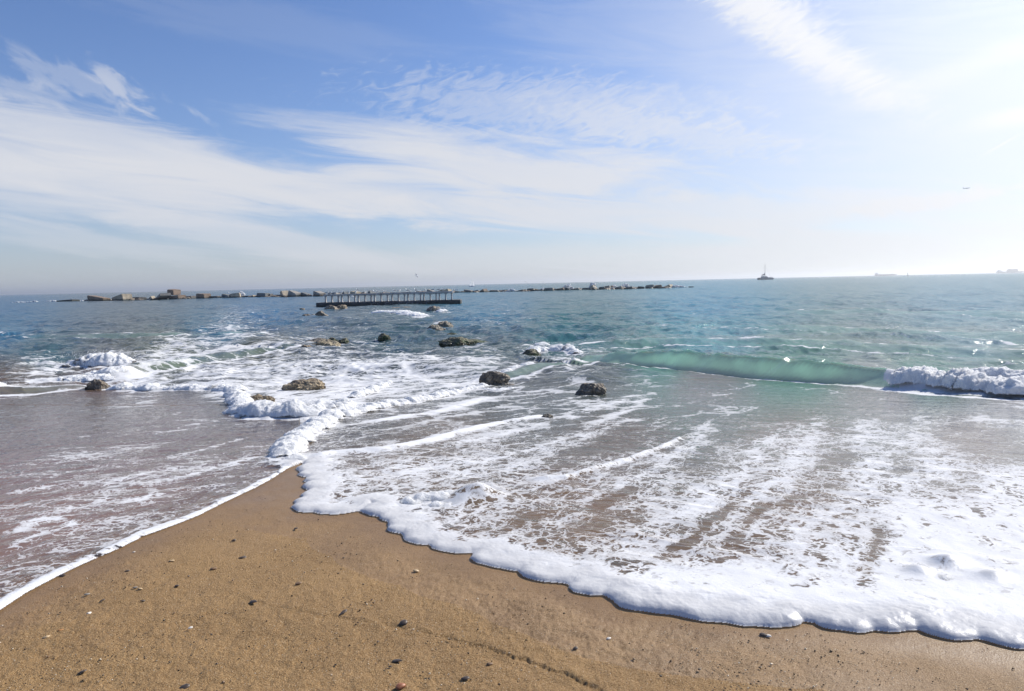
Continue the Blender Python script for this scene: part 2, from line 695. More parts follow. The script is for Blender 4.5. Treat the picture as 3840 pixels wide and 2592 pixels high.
    t.l.new(fn, ft.inputs['Normal'])
    fg = t.n.new('ShaderNodeBsdfGlossy')
    fg.inputs['Roughness'].default_value = 0.35
    t.l.new(fn, fg.inputs['Normal'])
    fs = t.mixs(0.04, t.mixs(t.math('MULTIPLY_ADD', thick, 0.22, 0.08), df.outputs[0], ft.outputs[0]), fg.outputs[0])
    return t.done(t.mixs(fmask, water, fs))


def mat_rock(name, dark, tan, algae=0.0, wetness=0.4):
    t = NT(name)
    o = t.obj()
    n1 = t.noise(o, 2.2, 6, 0.65, 0.4)
    n2 = t.noise(o, 9, 5, 0.7)
    c = t.mixc(t.step(n1, 0.36, 0.64), dark, tan)
    c = t.mixc(t.step(n2, 0.45, 0.8), c, tuple(min(1, x * 1.7) for x in tan))
    v = t.voro(o, 7, 'DISTANCE_TO_EDGE')
    c = t.mixc(t.step(v, 0.06, 0.0), c, tuple(x * 0.5 for x in dark))
    if algae > 0:
        n3 = t.noise(o, 3.0, 5, 0.7)
        sep = t.n.new('ShaderNodeSeparateXYZ')
        t.l.new(o, sep.inputs[0])
        lvl = t.math('ADD', t.math('MULTIPLY', n3, 1.4), t.math('MULTIPLY', sep.outputs['Z'], -0.35))
        c = t.mixc(t.step(lvl, 1.0 - algae, 1.35 - algae), c, t.mixc(n2, (0.03, 0.06, 0.02), (0.10, 0.14, 0.04)))
    # wet, weedy tide line just above the water
    gz = t.n.new('ShaderNodeSeparateXYZ')
    t.l.new(t.n.new('ShaderNodeTexCoord').outputs['Generated'], gz.inputs[0])
    tide = t.step(t.math('ADD', gz.outputs['Z'], t.math('MULTIPLY_ADD', n1, 0.22, -0.11)), 0.70, 0.58)
    c = t.mixc(t.math('MULTIPLY', tide, 0.5), c, t.mixc(0.5, dark, (0.035, 0.036, 0.028)))
    b = t.bump(t.math('ADD', n2, t.math('ADD', t.math('MULTIPLY', v, 0.8), t.math('MULTIPLY', t.noise(o, 28, 4, 0.7), 0.4))), 1.0, 0.06)
    return t.done(t.principled(Base_Color=c, Roughness=t.math('MULTIPLY_ADD', tide, -0.25, 0.72 - 0.30 * wetness), Specular_IOR_Level=0.5, Normal=b))


def mat_concrete(name, col):
    t = NT(name)
    o = t.obj()
    g = t.pos()
    n1 = t.noise(o, 0.8, 6, 0.65)
    n2 = t.noise(o, 5, 4, 0.6)
    c = t.mixc(t.step(n1, 0.3, 0.7), tuple(x * 0.72 for x in col), tuple(min(1, x * 1.15) for x in col))
    c = t.mixc(t.step(n2, 0.6, 0.85), c, tuple(x * 0.5 for x in col))
    sep = t.n.new('ShaderNodeSeparateXYZ')
    t.l.new(g, sep.inputs[0])
    lvl = t.math('ADD', sep.outputs['Z'], t.math('MULTIPLY_ADD', n1, 0.8, -0.4))
    c = t.mixc(t.step(lvl, 0.75, 0.3), c, (0.045, 0.05, 0.045))        # weed and damp up to the splash line
    return t.done(t.principled(Base_Color=c, Roughness=0.8, Normal=t.bump(n2, 0.5, 0.06)))


WATER = mat_water()
SAND = mat_sand()
ROCK_DARK = mat_rock('dark_wet_rock', (0.11, 0.093, 0.072), (0.33, 0.26, 0.18), 0, 0.6)
ROCK_TAN = mat_rock('tan_rock', (0.15, 0.11, 0.07), (0.46, 0.35, 0.21), 0, 0.6)
ROCK_TAN_WEED = mat_rock('weedy_tan_rock', (0.14, 0.11, 0.07), (0.43, 0.35, 0.22), 0.2, 0.4)
ROCK_WEED = mat_rock('weed_covered_rock', (0.07, 0.065, 0.04), (0.20, 0.17, 0.09), 0.45, 0.5)
ROCK_GREY = mat_rock('grey_rock', (0.11, 0.098, 0.08), (0.36, 0.30, 0.21), 0, 0.4)

# ------------------------------------------------------------------ hand-read layout (2324 px wide reading units)
LEFT_LINE = [(-900, 1720), (-400, 1560), (-150, 1455), (0, 1385), (60, 1345), (140, 1303), (200, 1275), (270, 1245), (330, 1215), (400, 1190), (450, 1170), (520, 1135), (580, 1107), (620, 1085), (655, 1062), (690, 1049)]
FRONT = [(690, 1049), (700, 1062), (696, 1080), (700, 1100), (698, 1112), (686, 1128), (684, 1150), (730, 1160), (775, 1166), (812, 1158), (830, 1146), (862, 1168), (885, 1190), (892, 1204), (920, 1206), (962, 1236), (1004, 1249), (1078, 1258), (1112, 1278), (1182, 1293), (1228, 1308), (1290, 1314), (1304, 1336), (1345, 1347), (1388, 1352), (1404, 1368), (1452, 1383), (1540, 1394), (1600, 1397), (1680, 1407), (1760, 1414), (1830, 1417), (1900, 1428), (1970, 1434), (2030, 1431), (2080, 1428), (2150, 1436), (2200, 1438), (2232, 1456), (2290, 1464), (2340, 1466), (2420, 1480), (2600, 1500), (3000, 1530), (3600, 1560)]
left_g = gpoly(LEFT_LINE)
front_g = gpoly(FRONT)
sand_poly = np.vstack([left_g, front_g[1:], [[9, 2.2], [9, -40], [-9, -40], [-9, 2.0]]])

lobes = []


def make_lobes():
    seg = np.linalg.norm(np.diff(front_g, axis=0), axis=1)
    cum = np.concatenate([[0], np.cumsum(seg)])
    s = 0.1
    r_ = random.Random(3)
    while s < cum[-1] - 0.1:
        i = min(np.searchsorted(cum, s) - 1, len(seg) - 1)
        q = (s - cum[i]) / seg[i]
        c = front_g[i] * (1 - q) + front_g[i + 1] * q
        d = (front_g[i + 1] - front_g[i]) / seg[i]
        nrm = np.array([d[1], -d[0]])                       # towards the sand (right of travel)
        far = c[1] / 5.0
        r = r_.choice([r_.uniform(0.06, 0.12), r_.uniform(0.10, 0.24)]) * min(1.5, max(0.85, far))
        c = c - nrm * r * r_.uniform(0.45, 0.95)
        lobes.append((c[0], c[1], r, nrm[0], nrm[1]))
        s += r * r_.uniform(0.8, 1.5)


make_lobes()


def water_sd(x, y):
    """signed distance into the water (+) from the swash edge; also distance from the left edge and from the lobed front"""
    ins = inside_poly(x, y, sand_poly)
    dl, _, _ = dist_poly(x, y, left_g, 2.5)
    dfr, tf, _ = dist_poly(x, y, front_g, 2.5)
    sgn = np.where(ins, -1.0, 1.0)
    near = dfr < 0.6
    sl = np.full(x.shape, -1e9)
    ix = np.nonzero(near)[0]
    xx, yy = x[ix], y[ix]
    m = np.full(xx.shape, 1e-9)
    xx = xx + 0.012 * pnoise(xx * 9, yy * 9, 71)
    yy = yy + 0.012 * pnoise(xx * 9, yy * 9, 72)
    for (cx, cy, r, nx, ny) in lobes:
        k = np.nonzero((np.abs(xx - cx) < r + 0.6) & (np.abs(yy - cy) < r + 0.6))[0]
        if len(k):
            ex, ey = xx[k] - cx, yy[k] - cy
            out = ex * nx + ey * ny
            lat = np.abs(-ex * ny + ey * nx)
            dd = np.where(out > 0, r - np.hypot(ex, ey), r - lat - 0.9 * out * (lat < r) - 5 * np.maximum(0, -out - 0.10))
            m[k] += np.exp(np.clip(dd, -0.3, 0.5) / 0.018)
    sl[ix] = 0.018 * np.log(m)
    sfront = np.maximum(sgn * np.minimum(dfr, 5) - 0.03, sl)
    # left edge wins on its own side
    s = np.where(dl < dfr, sgn * np.minimum(dl, 5), sfront)
    s = np.where((dl < dfr) & (sl > s), sl, s)
    return s, dl, dfr, tf, sfront


# ------------------------------------------------------------------ sand: one sheet, down under the sea
def axis_cols(inner, step, outer, grow=1.25):
    a = list(np.arange(-inner, inner + 1e-9, step))
    d, x = step, inner
    side = []
    while x < outer:
        d *= grow
        x += d
        side.append(x)
    return np.array([-q for q in side[::-1]] + a + side)


def build_sand():
    cols = axis_cols(0.86, 0.0016, 2.4)
    t_of = lambda Y: (CAM_Z - base_z(Y)) / Y
    Yg = np.concatenate([np.linspace(1.2, 30, 6000)])
    tg = t_of(Yg)
    tt = np.arange(0.72, 0.18, -0.0016)
    rows = np.interp(-tt, -tg, Yg)
    rows = np.concatenate([np.array([-60, -30, -15, -8, -4, -2, -0.5, 0.4, 1.0, 1.3, 1.6, 1.9, 2.15]), rows[rows > 2.3], np.linspace(rows[-1] + 0.3, 40, 60)])
    A, Yv = np.meshgrid(cols, rows)
    g = np.where(Yv > 1.2, Yv, 1.2 + (1.2 - Yv) * 3)
    X = (A * g).ravel()
    Y = Yv.ravel()
    z = base_z(Y)
    s = np.full(X.shape, 3.0)
    k = Y < 16
    s[k] = water_sd(X[k], Y[k])[0]
    z = z - 0.006 - 0.035 * np.clip(s, 0, 2.5) - 0.05 * np.clip(Y - 12, 0, 30)
    u, v = project(X, Y, base_z(Y))
    dry = sstep(0.0, -0.25, s)
    near = sstep(12, 6, Y)
    # trodden, crumbly surface grows towards the bottom of the beach
    rough = 0.35 + 0.65 * sstep(1180, 1420, v) * sstep(2300, 1300, u)
    z += near * dry * rough * (0.012 * fbm(X * 1.6, Y * 1.6, 3, 11) + 0.0042 * fbm(X * 11, Y * 11, 4, 21, 0.7))
    lump = pnoise(X * 34, Y * 34, 31)
    z += near * dry * rough * 0.006 * np.clip(lump - 0.35, 0, 1)
    z -= near * dry * rough * 0.010 * np.clip(pnoise(X * 26, Y * 26, 33) - 0.45, 0, 1)
    # little scarp left by an earlier wave
    groove = gpoly([(560, 1352), (600, 1368), (680, 1385), (790, 1400), (900, 1420), (960, 1430), (1060, 1455), (1150, 1480), (1230, 1510), (1290, 1535), (1360, 1568), (1450, 1610)])
    d, tpar, side = dist_poly(X, Y, groove, 0.4)
    wob = 0.016 * pnoise(X * 14, Y * 14, 41) + 0.008 * pnoise(X * 45, Y * 45, 42)
    sdist = d * side + wob
    amt = 0.4 + 0.6 * sstep(3, 7, tpar)
    z += np.where(d < 0.4, amt * 0.008 * sstep(-0.006, 0.004, sdist) * sstep(0.25, 0.02, sdist), 0) * near
    z -= np.where(d < 0.4, amt * 0.007 * np.exp(-(sdist / 0.006) ** 2), 0) * near
    nc, nr = len(cols), len(rows)
    i = np.arange(nr * nc).reshape(nr, nc)
    f = np.stack([i[:-1, :-1], i[:-1, 1:], i[1:, 1:], i[1:, :-1]], -1).reshape(-1, 4)
    me = mesh_np('sand', np.stack([X, Y, z], 1), f)
    wet = sstep(-0.65 - 0.25 * pnoise(X * 1.3, Y * 1.3, 55), -0.05, s) * 0.8
    tip = np.array(ground(640, 1100)[:2])
    wet = np.maximum(wet, 0.9 * sstep(1.7, 0.3, np.hypot((X - tip[0]), (Y - tip[1]) * 0.75)))
    wet = np.maximum(wet, 0.75 * sstep(0.0, 0.05, s))
    wet = np.clip(wet + 0.12 * fbm(X * 3, Y * 3, 3, 51) * (s < 0), 0, 1)
    attr(me, 'wet', wet)
    o = link('sand', me, SAND, smooth=True)
    tag(o, 'brown wet sand of the beach running down under the water', 'sand', kind='structure')


build_sand()

# ------------------------------------------------------------------ sea
FOAM_PTS = [
    (760, 1110, .50), (730, 1075, .58), (900, 1090, .50), (1100, 1050, .47), (1000, 1000, .42), (1200, 1000, .42), (1300, 1000, .34), (1400, 950, .28), (1500, 950, .20), (1600, 900, .10), (1800, 905, .08), (2000, 930, .10), (2200, 950, .18), (2300, 1000, .34), (1700, 960, .16), (1800, 1000, .22), (2000, 1000, .28), (2150, 1050, .44), (2300, 1100, .62),
    (1500, 1050, .34), (1700, 1050, .34), (1900, 1080, .40), (1300, 1100, .45), (1200, 1150, .47), (1050, 1150, .50), (900, 1140, .52), (1100, 1220, .54), (1300, 1200, .50), (1500, 1150, .46), (1700, 1150, .47), (1900, 1180, .58), (2100, 1180, .70), (2300, 1200, .80), (1300, 1270, .56), (1500, 1250, .58), (1700, 1230, .60), (1900, 1270, .70), (2100, 1280, .80), (2300, 1300, .86), (1500, 1330, .70), (1700, 1340, .78), (1900, 1370, .82), (2150, 1380, .86), (2400, 1300, .86), (2600, 1200, .8), (2700, 1000, .4), (2600, 1450, .9),
    (850, 850, .56), (700, 842, .52), (600, 850, .52), (450, 850, .52), (350, 862, .56), (500, 875, .60), (650, 885, .62), (800, 900, .62), (900, 860, .56), (1000, 840, .46), (1000, 880, .52), (1080, 840, .42), (850, 930, .46), (1000, 930, .38), (1150, 905, .28), (1250, 900, .28), (1350, 930, .28), (1200, 935, .38), (900, 980, .40), (800, 985, .46), (1150, 800, .10), (1000, 800, .14), (850, 800, .20), (700, 815, .32), (600, 800, .34), (500, 785, .38), (400, 800, .42), (300, 842, .36), (600, 768, .22), (750, 758, .14), (650, 742, .10), (900, 758, .10),
    (1100, 820, .30), (1250, 850, .28), (1250, 820, .34), (1400, 860, .12),
    (100, 850, .36), (50, 862, .30), (0, 845, .12), (0, 800, 0), (150, 785, 0), (300, 775, .05), (200, 700, 0), (0, 700, 0), (100, 890, .12), (200, 905, .06), (400, 900, .05),
    (100, 925, .03), (300, 950, .10), (550, 985, .20), (600, 1015, .24), (450, 1030, .24), (300, 1050, .20), (200, 1100, .25), (450, 1080, .29), (350, 1120, .28), (100, 1200, .33), (50, 1230, .36), (200, 1200, .27), (300, 1180, .25), (0, 1100, .18), (0, 1000, .03), (60, 1290, .22), (-200, 1200, .2), (-300, 950, .05), (500, 950, .06), (420, 1000, .06),
    (1500, 700, -.1), (1300, 740, .02), (1800, 740, -.02), (2200, 780, -.02), (1200, 770, .08), (1000, 720, .08), (1000, 770, .04), (1600, 770, 0), (1900, 790, 0), (1400, 665, -.2), (700, 680, -.2), (2100, 680, -.2), (400, 720, -.1), (100, 680, -.2), (2600, 700, -.2), (-300, 720, -.2), (1500, 850, .12), (1700, 870, .12), (2200, 900, .14)]
# reading position, opacity of the water, water colour with glare and sky reflection painted in on the right
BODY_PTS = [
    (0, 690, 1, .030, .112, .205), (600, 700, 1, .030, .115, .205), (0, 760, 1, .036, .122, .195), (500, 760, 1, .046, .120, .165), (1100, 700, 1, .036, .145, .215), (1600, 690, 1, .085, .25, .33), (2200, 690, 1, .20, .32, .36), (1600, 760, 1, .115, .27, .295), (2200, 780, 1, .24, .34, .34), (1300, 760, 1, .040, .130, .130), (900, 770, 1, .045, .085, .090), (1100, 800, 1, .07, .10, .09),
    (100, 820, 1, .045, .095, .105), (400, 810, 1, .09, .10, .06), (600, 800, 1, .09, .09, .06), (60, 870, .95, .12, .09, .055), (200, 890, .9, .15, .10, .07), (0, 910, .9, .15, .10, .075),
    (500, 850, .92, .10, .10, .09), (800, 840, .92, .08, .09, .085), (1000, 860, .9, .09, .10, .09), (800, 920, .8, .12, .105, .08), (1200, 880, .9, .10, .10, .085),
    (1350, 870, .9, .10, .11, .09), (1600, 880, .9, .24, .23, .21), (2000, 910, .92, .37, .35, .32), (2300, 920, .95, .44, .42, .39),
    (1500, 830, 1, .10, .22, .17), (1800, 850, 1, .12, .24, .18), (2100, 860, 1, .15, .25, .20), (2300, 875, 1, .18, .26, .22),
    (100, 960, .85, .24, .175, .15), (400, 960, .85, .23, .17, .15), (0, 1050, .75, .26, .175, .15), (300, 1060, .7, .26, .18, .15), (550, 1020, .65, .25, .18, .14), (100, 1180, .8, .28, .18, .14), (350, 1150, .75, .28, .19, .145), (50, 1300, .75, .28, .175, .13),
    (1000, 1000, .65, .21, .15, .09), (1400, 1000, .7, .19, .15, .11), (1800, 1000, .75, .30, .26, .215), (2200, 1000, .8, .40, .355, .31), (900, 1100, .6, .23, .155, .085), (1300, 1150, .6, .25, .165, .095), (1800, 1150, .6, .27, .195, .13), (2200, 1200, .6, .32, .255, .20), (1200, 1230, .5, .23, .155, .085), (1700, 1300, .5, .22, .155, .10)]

# piled-up white water: (reading points, height m, radius m, lumpiness)
SURF = [
    ([(150, 842), (200, 836), (260, 838), (310, 836)], .62, .75, .55),
    ([(185, 862), (230, 858), (290, 860)], .34, .55, .6),
    ([(90, 872), (150, 868), (210, 866), (270, 864)], .20, .42, .6),
    ([(-120, 896), (-40, 888), (15, 884)], .34, .5, .5),
    ([(60, 888), (110, 884)], .12, .3, .7),
    ([(255, 884), (300, 884), (350, 886), (430, 887), (500, 886), (545, 893)], .19, .30, .7),
    ([(320, 838), (380, 828), (440, 815), (520, 802), (600, 792)], .10, .22, .9),
    ([(560, 802), (590, 797)], .16, .35, .7),
    ([(548, 935), (590, 946), (640, 948), (700, 946), (755, 938)], .30, .38, .6),
    ([(530, 895), (545, 915), (550, 930)], .20, .25, .7),
    ([(640, 912), (720, 918), (780, 925)], .10, .4, .6),
    ([(745, 940), (775, 934), (790, 925)], .24, .22, .7),
    ([(768, 938), (738, 962), (700, 985), (668, 1004), (650, 1030), (645, 1042)], .15, .20, .7),
    ([(640, 1044), (665, 1044), (700, 1040)], .07, .14, .6),
    ([(770, 948), (850, 928), (960, 910), (1040, 893), (1100, 882)], .15, .17, .8),
    ([(800, 905), (850, 888), (880, 872)], .16, .16, .9),
    ([(1140, 862), (1180, 850), (1212, 840)], .20, .22, .7),
    ([(1085, 888), (1130, 890), (1170, 886)], .09, .15, .8),
    ([(1195, 806), (1235, 800), (1290, 800), (1310, 806)], .34, .35, .75),
    ([(1210, 788), (1250, 786)], .22, .3, .75),
    ([(1290, 834), (1330, 830)], .16, .22, .8),
    ([(2040, 880), (2130, 886), (2200, 890), (2330, 899), (2500, 908), (2700, 920)], .34, .46, .6),
    ([(2060, 872), (2200, 881), (2330, 889), (2500, 898)], .26, .36, .6),
    ([(848, 711), (900, 713), (955, 722)], .42, 1.0, .8),
    ([(940, 726), (965, 724)], .30, .7, .8),
    ([(995, 709), (1015, 709)], .55, .9, .7),
    ([(985, 741), (1000, 739), (1012, 741)], .2, .5, .8),
    ([(905, 1148), (940, 1142), (1000, 1134), (1030, 1126)], .085, .11, .9),
    ([(950, 1152), (1010, 1150), (1050, 1142)], .05, .08, .9),
    ([(1090, 1128), (1110, 1124)], .06, .07, .8),
    ([(2050, 1298), (2110, 1288)], .035, .06, .8), ([(2120, 1310), (2180, 1318)], .03, .07, .8), ([(2230, 1300), (2260, 1315)], .03, .07, .8),
]
# thin foam lines: (points, width m, density, height m)
LINES = [
    ([(2060, 876), (2130, 882), (2200, 887), (2330, 896), (2500, 906), (2700, 918)], .45, 1.1, .0),
    ([(2000, 884), (2080, 892), (2200, 900), (2330, 909), (2500, 919), (2700, 930)], .14, .75, .0),
    ([(700, 1042), (760, 1030), (870, 1022), (960, 1003), (1090, 970), (1200, 950), (1240, 944)], .12, .62, .035),
    ([(830, 962), (900, 948), (990, 935), (1080, 910), (1110, 902)], .16, .34, .02),
    ([(860, 1090), (1000, 1060), (1130, 1040), (1300, 990), (1420, 930), (1490, 890)], .14, .22, .0),
    ([(1190, 1092), (1280, 1086), (1420, 1046), (1500, 1018), (1570, 985)], .06, .34, .03),
    ([(1000, 1015), (1150, 985), (1290, 945), (1400, 915), (1450, 885)], .16, .26, .0),
    ([(1120, 1080), (1230, 1040), (1350, 985), (1500, 935)], .14, .20, .0),
    ([(1400, 1120), (1480, 1070), (1560, 1010), (1620, 950)], .14, .22, .0),
    ([(1700, 1180), (1780, 1080), (1840, 1000), (1870, 940)], .16, .22, .0),
    ([(1540, 1210), (1640, 1110), (1720, 1030), (1790, 960)], .14, .20, .0),
    ([(1980, 1150), (1985, 1060), (1975, 990), (1960, 930)], .2, .24, .0),
    ([(2130, 1120), (2110, 1040), (2080, 970)], .22, .22, .0),
    ([(1940, 1330), (1985, 1250), (2010, 1180)], .05, -.30, .0),
    ([(1640, 1260), (1700, 1190), (1760, 1120)], .06, -.22, .0),
    ([(1480, 1290), (1600, 1200), (1680, 1130)], .05, -.2, .0),
    ([(1300, 1180), (1400, 1130), (1520, 1060)], .06, -.2, .0),
    ([(560, 800), (430, 820), (330, 845), (200, 880), (90, 900)], .3, .15, .0),
    ([(30, 1190), (120, 1178), (170, 1190), (60, 1225), (10, 1260)], .06, .32, .0),
    ([(240, 1015), (330, 1010), (420, 1000)], .05, .25, .0), ([(330, 1100), (450, 1075), (560, 1040)], .07, .22, .0), ([(200, 1110), (330, 1075), (420, 1060)], .06, .2, .0),
    ([(110, 1000), (200, 990), (300, 975)], .05, .22, 0), ([(350, 985), (450, 970), (560, 960)], .06, .2, 0), ([(380, 1040), (480, 1015), (600, 985)], .06, .24, 0), ([(480, 1075), (540, 1050), (600, 1035)], .05, .24, 0), ([(20, 1215), (70, 1195), (120, 1170)], .07, .3, 0), ([(260, 1150), (330, 1130), (420, 1110)], .05, .24, 0), ([(0, 1120), (80, 1112), (130, 1100)], .06, .25, 0), ([(130, 1160), (220, 1140), (260, 1120)], .05, .25, 0),
]


def build_sea():
    cols = axis_cols(0.80, 0.00105, 6.0, 1.2)
    Yg = np.geomspace(1.6, 40000, 40000)
    tg = (CAM_Z - base_z(Yg)) / Yg
    o1 = np.arange(0.66, 0.171, -0.00095)
    o2 = np.arange(0.171, 0.066, -0.00052)
    o3 = np.arange(0.066, 0.0008, -0.00045)
    tt = np.concatenate([o1, o2, o3, [0.0006, 0.0004, 0.00025, 0.00015, 0.0001]])
    rows = np.interp(-tt, -tg, Yg)
    A, Yv = np.meshgrid(cols, rows)
    nc, nr = len(cols), len(rows)
    X, Y = (A * Yv).ravel(), Yv.ravel()
    dY = np.repeat(np.gradient(rows), nc)
    dX = np.abs(np.gradient(A, axis=1) * Yv).ravel()
    B = base_z(Y)
    u, v = project(X, Y, B)
    n = len(X)
    s = np.full(n, 5.0)
    dl = np.full(n, 9.0)
    dfr = np.full(n, 9.0)
    k = np.nonzero((Y < 16) & (np.abs(X) < 12))[0]
    sk, dlk, dfk, tfk, sfk = water_sd(X[k], Y[k])
    s[k], dl[k], dfr[k] = sk, dlk, dfk
    sf = np.full(n, 5.0)
    sf[k] = sfk
    kk = np.nonzero((Y < 9) & (np.abs(X) >= 12))[0]
    s[kk] = 0.5
    # ---- opacity, colour, foam density
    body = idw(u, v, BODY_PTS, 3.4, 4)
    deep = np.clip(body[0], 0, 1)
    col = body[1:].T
    foam = idw(u, v, FOAM_PTS, 3.6)
    foam = np.where(foam < .75, foam - (.03 + .135 * sstep(880, 980, v)) * sstep(.85, .5, foam) * sstep(.22, .36, foam), foam)
    far = sstep(60, 25, Y)
    foam = np.where(Y > 130, -0.5, foam)
    foam += 0.10 * fbm(X * 0.5, Y * 0.35, 3, 61) * far
    # ---- waves
    off = sstep(11, 22, Y) * sstep(930, 830, v)
    h = np.zeros(n)

    def comp(lam, amp, ang, stretch, seed):
        ca, sa = math.cos(ang), math.sin(ang)
        wgt = np.clip((lam / np.maximum(dY, 1e-3) - 0.9) / 2.2, 0, 1)
        kx = np.nonzero((wgt > 0.01) & (off > 0.005))[0]
        p = (X[kx] * ca + Y[kx] * sa) / lam
        q = (-X[kx] * sa + Y[kx] * ca) / (lam * stretch)
        p = p + 0.35 * pnoise(p * 0.5, q * 1.3, seed + 90)
        nn = pnoise(p, q, seed)
        h[kx] += wgt[kx] * amp * (0.75 - 2.0 * np.abs(nn)) * off[kx]
    comp(26, .14, R(62), 4.0, 101)
    comp(11, .15, R(55), 3.0, 102)
    comp(5.0, .12, R(66), 2.6, 103)
    comp(2.6, .080, R(50), 2.2, 104)
    comp(1.3, .045, R(75), 2.0, 105)
    comp(0.7, .022, R(58), 2.0, 106)
    comp(0.38, .009, R(70), 2.0, 107)
    def chop(lx, ly, amp, seed, rot):
        wgt = np.clip((ly / np.maximum(dY, 1e-3) - 1.5) / 2.0, 0, 1) * np.clip((lx / np.maximum(dX, 1e-3) - 2) / 3.0, 0, 1)
        wgt = wgt * sstep(lx * 7, lx * 16, Y)
        kx = np.nonzero((wgt > 0.01) & (off > 0.005))[0]
        a, b = X[kx] / lx, Y[kx] / ly
        p, q = a * math.cos(rot) + b * math.sin(rot), -a * math.sin(rot) + b * math.cos(rot)
        p = p + 0.3 * pnoise(p * 0.6, q * 0.6, seed + 50)
        n1 = pnoise(p, q, seed)
        patch = 0.75 + 0.5 * pnoise(p * 0.13, q * 0.17, seed + 70)
        h[kx] += wgt[kx] * amp * patch * (0.45 - 1.3 * np.abs(n1) + 0.5 * pnoise(p * 1.9, q * 1.9, seed + 20)) * off[kx]
    chop(.45, .8, .040, 121, 0.5)
    chop(.9, 1.7, .070, 122, 0.35)
    chop(1.8, 3.8, .115, 123, 0.5)
    chop(3.6, 8.5, .18, 124, 0.3)
    chop(7.0, 20, .26, 125, 0.4)
    chop(14., 55, .36, 126, 0.3)
    green = np.zeros(n)
    # ---- breaker rolling in on the right
    base_pts = [(1285, 826), (1330, 826), (1400, 834), (1500, 845), (1600, 857), (1700, 864), (1800, 870), (1900, 875), (2000, 881), (2100, 886), (2200, 891), (2324, 897), (2500, 906), (2800, 922), (3200, 945)]
    crest_v = [824, 811, 800, 800, 806, 812, 819, 829, 840, 849, 857, 865, 877, 895, 920]

    def roller(pts, cv, Lr, back, seed, grn):
        nonlocal h, green, foam, deep
        pl = gpoly(pts)
        H = np.array([(p[1] - c) / DS / F_PX * q[1] for p, c, q in zip(pts, cv, pl)])
        d, tp, side = dist_poly(X, Y, pl, 7)
        kx = np.nonzero(d < 7)[0]
        dd = d[kx] * side[kx]
        Hk = np.interp(tp[kx], np.arange(len(H)), H)
        along = tp[kx]
        Hk = Hk * (1 + 0.13 * pnoise(X[kx] * 0.9, Y[kx] * 0.9, seed) + 0.07 * pnoise(X[kx] * 2.6, Y[kx] * 2.6, seed + 5)) * sstep(0.0, 0.8, along) * sstep(len(H) - 1, len(H) - 1.9, along)
        dd = dd + 0.10 * pnoise(X[kx] * 0.8, Y[kx] * 0.8, seed + 1) + 0.010 * pnoise(X[kx] * 4, Y[kx] * 4, seed + 2)
        tt_ = np.clip((dd + 0.26) / (Lr + 0.20), 0, 1)
        rise = 1 - (1 - tt_ ** 1.6) ** 1.6
        fall = np.where(dd > Lr, np.exp(-np.clip(dd - Lr, 0, 20) / back), 1.0)
        prof = Hk * rise * fall
        prof -= 0.03 * np.exp(-((dd + 0.8) / 0.45) ** 2) * (Hk > 0.02)
        zone = sstep(-0.5, 0.1, dd) * sstep(Lr + 3.5, Lr + 1.0, dd) * (Hk > 0.03) * min(1.0, grn + 0.2)
        h[kx] = h[kx] * (1 - 0.85 * zone) + prof
        g = sstep(-0.40, 0.0, dd) * sstep(Lr + 0.5, Lr, dd) * sstep(0.3, 1.2, along)
        green[kx] = np.maximum(green[kx], grn * g)
        deep[kx] = np.maximum(deep[kx], g)
        # the thin back of the crest lets the sun through
        clear = sstep(Lr - 0.22, Lr - 0.02, dd) * sstep(Lr + 2.4 * back / 2.2, Lr + 1.2 * back / 2.2, dd) * sstep(0.3, 1.2, along) * grn
        deep[kx] *= 1 - 0.94 * clear
        # water is clean on the face; a thread of foam at the foot
        foam[kx] = foam[kx] * (1 - 0.9 * g * min(1, grn + 0.1)) - 0.25 * g * min(1, grn + 0.05)
        foam[kx] += (0.62 + 0.35 * pnoise(X[kx] * 1.3, Y[kx] * 1.3, seed + 7)) * np.exp(-((dd + 0.32) / 0.11) ** 2)
        foam[kx] += (0.55 + 0.9 * pnoise(X[kx] * 1.1, Y[kx] * 1.1, seed + 8)) * np.exp(-((dd - Lr - 0.25) / 0.14) ** 2)
        return kx
    roller(base_pts, crest_v, 0.42, 2.2, 140, 1.0)
    roller([(290, 868), (330, 850), (400, 840), (470, 828), (540, 818), (600, 808), (660, 800)], [836, 830, 822, 812, 804, 798, 794], 0.5, 1.6, 150, 0.16)
    roller([(-200, 915), (-60, 905), (0, 898), (60, 896), (110, 890), (170, 884), (230, 880)], [893, 888, 883, 884, 880, 877, 876], 0.40, 1.2, 160, 0.12)
    roller([(1100, 872), (1150, 868), (1200, 858), (1240, 846), (1290, 842), (1330, 836)], [866, 858, 846, 836, 832, 830], 0.28, 1.0, 165, 0.3)
    for pts, cv, Lr, bk in (([(1250, 792), (1500, 780), (1800, 788), (2100, 808), (2324, 822), (2800, 850)], [788, 773, 778, 797, 808, 832], 1.2, 2.5), ([(1500, 752), (1800, 756), (2100, 772), (2324, 790), (2800, 815)], [749, 748, 763, 776, 800], 1.6, 4.0), ([(1650, 716), (1900, 714), (2150, 722), (2500, 742)], [713, 707, 714, 734], 3.0, 6.0), ([(-100, 770), (150, 778), (350, 772), (560, 760)], [765, 771, 766, 757], 1.4, 3.0)):
        roller(pts, cv, Lr, bk, 170 + int(Lr * 10), 0.25)
    # smooth hump of water over a hidden stone
    for (uu, vv, hh, rr) in ((1062, 1132, .09, .16), (1100, 1128, .06, .12), (2150, 1280, .05, .09), (2085, 1300, .03, .07), (2250, 1310, .03, .08), (1330, 872, .10, .5), (1300, 845, .08, .4)):
        g = ground(uu, vv)
        h += hh * np.exp(-((X - g[0]) ** 2 + (Y - g[1]) ** 2) / rr ** 2)
    # ---- ripples of the thin swash
    sw = (1 - off) * sstep(0.05, 0.8, s)
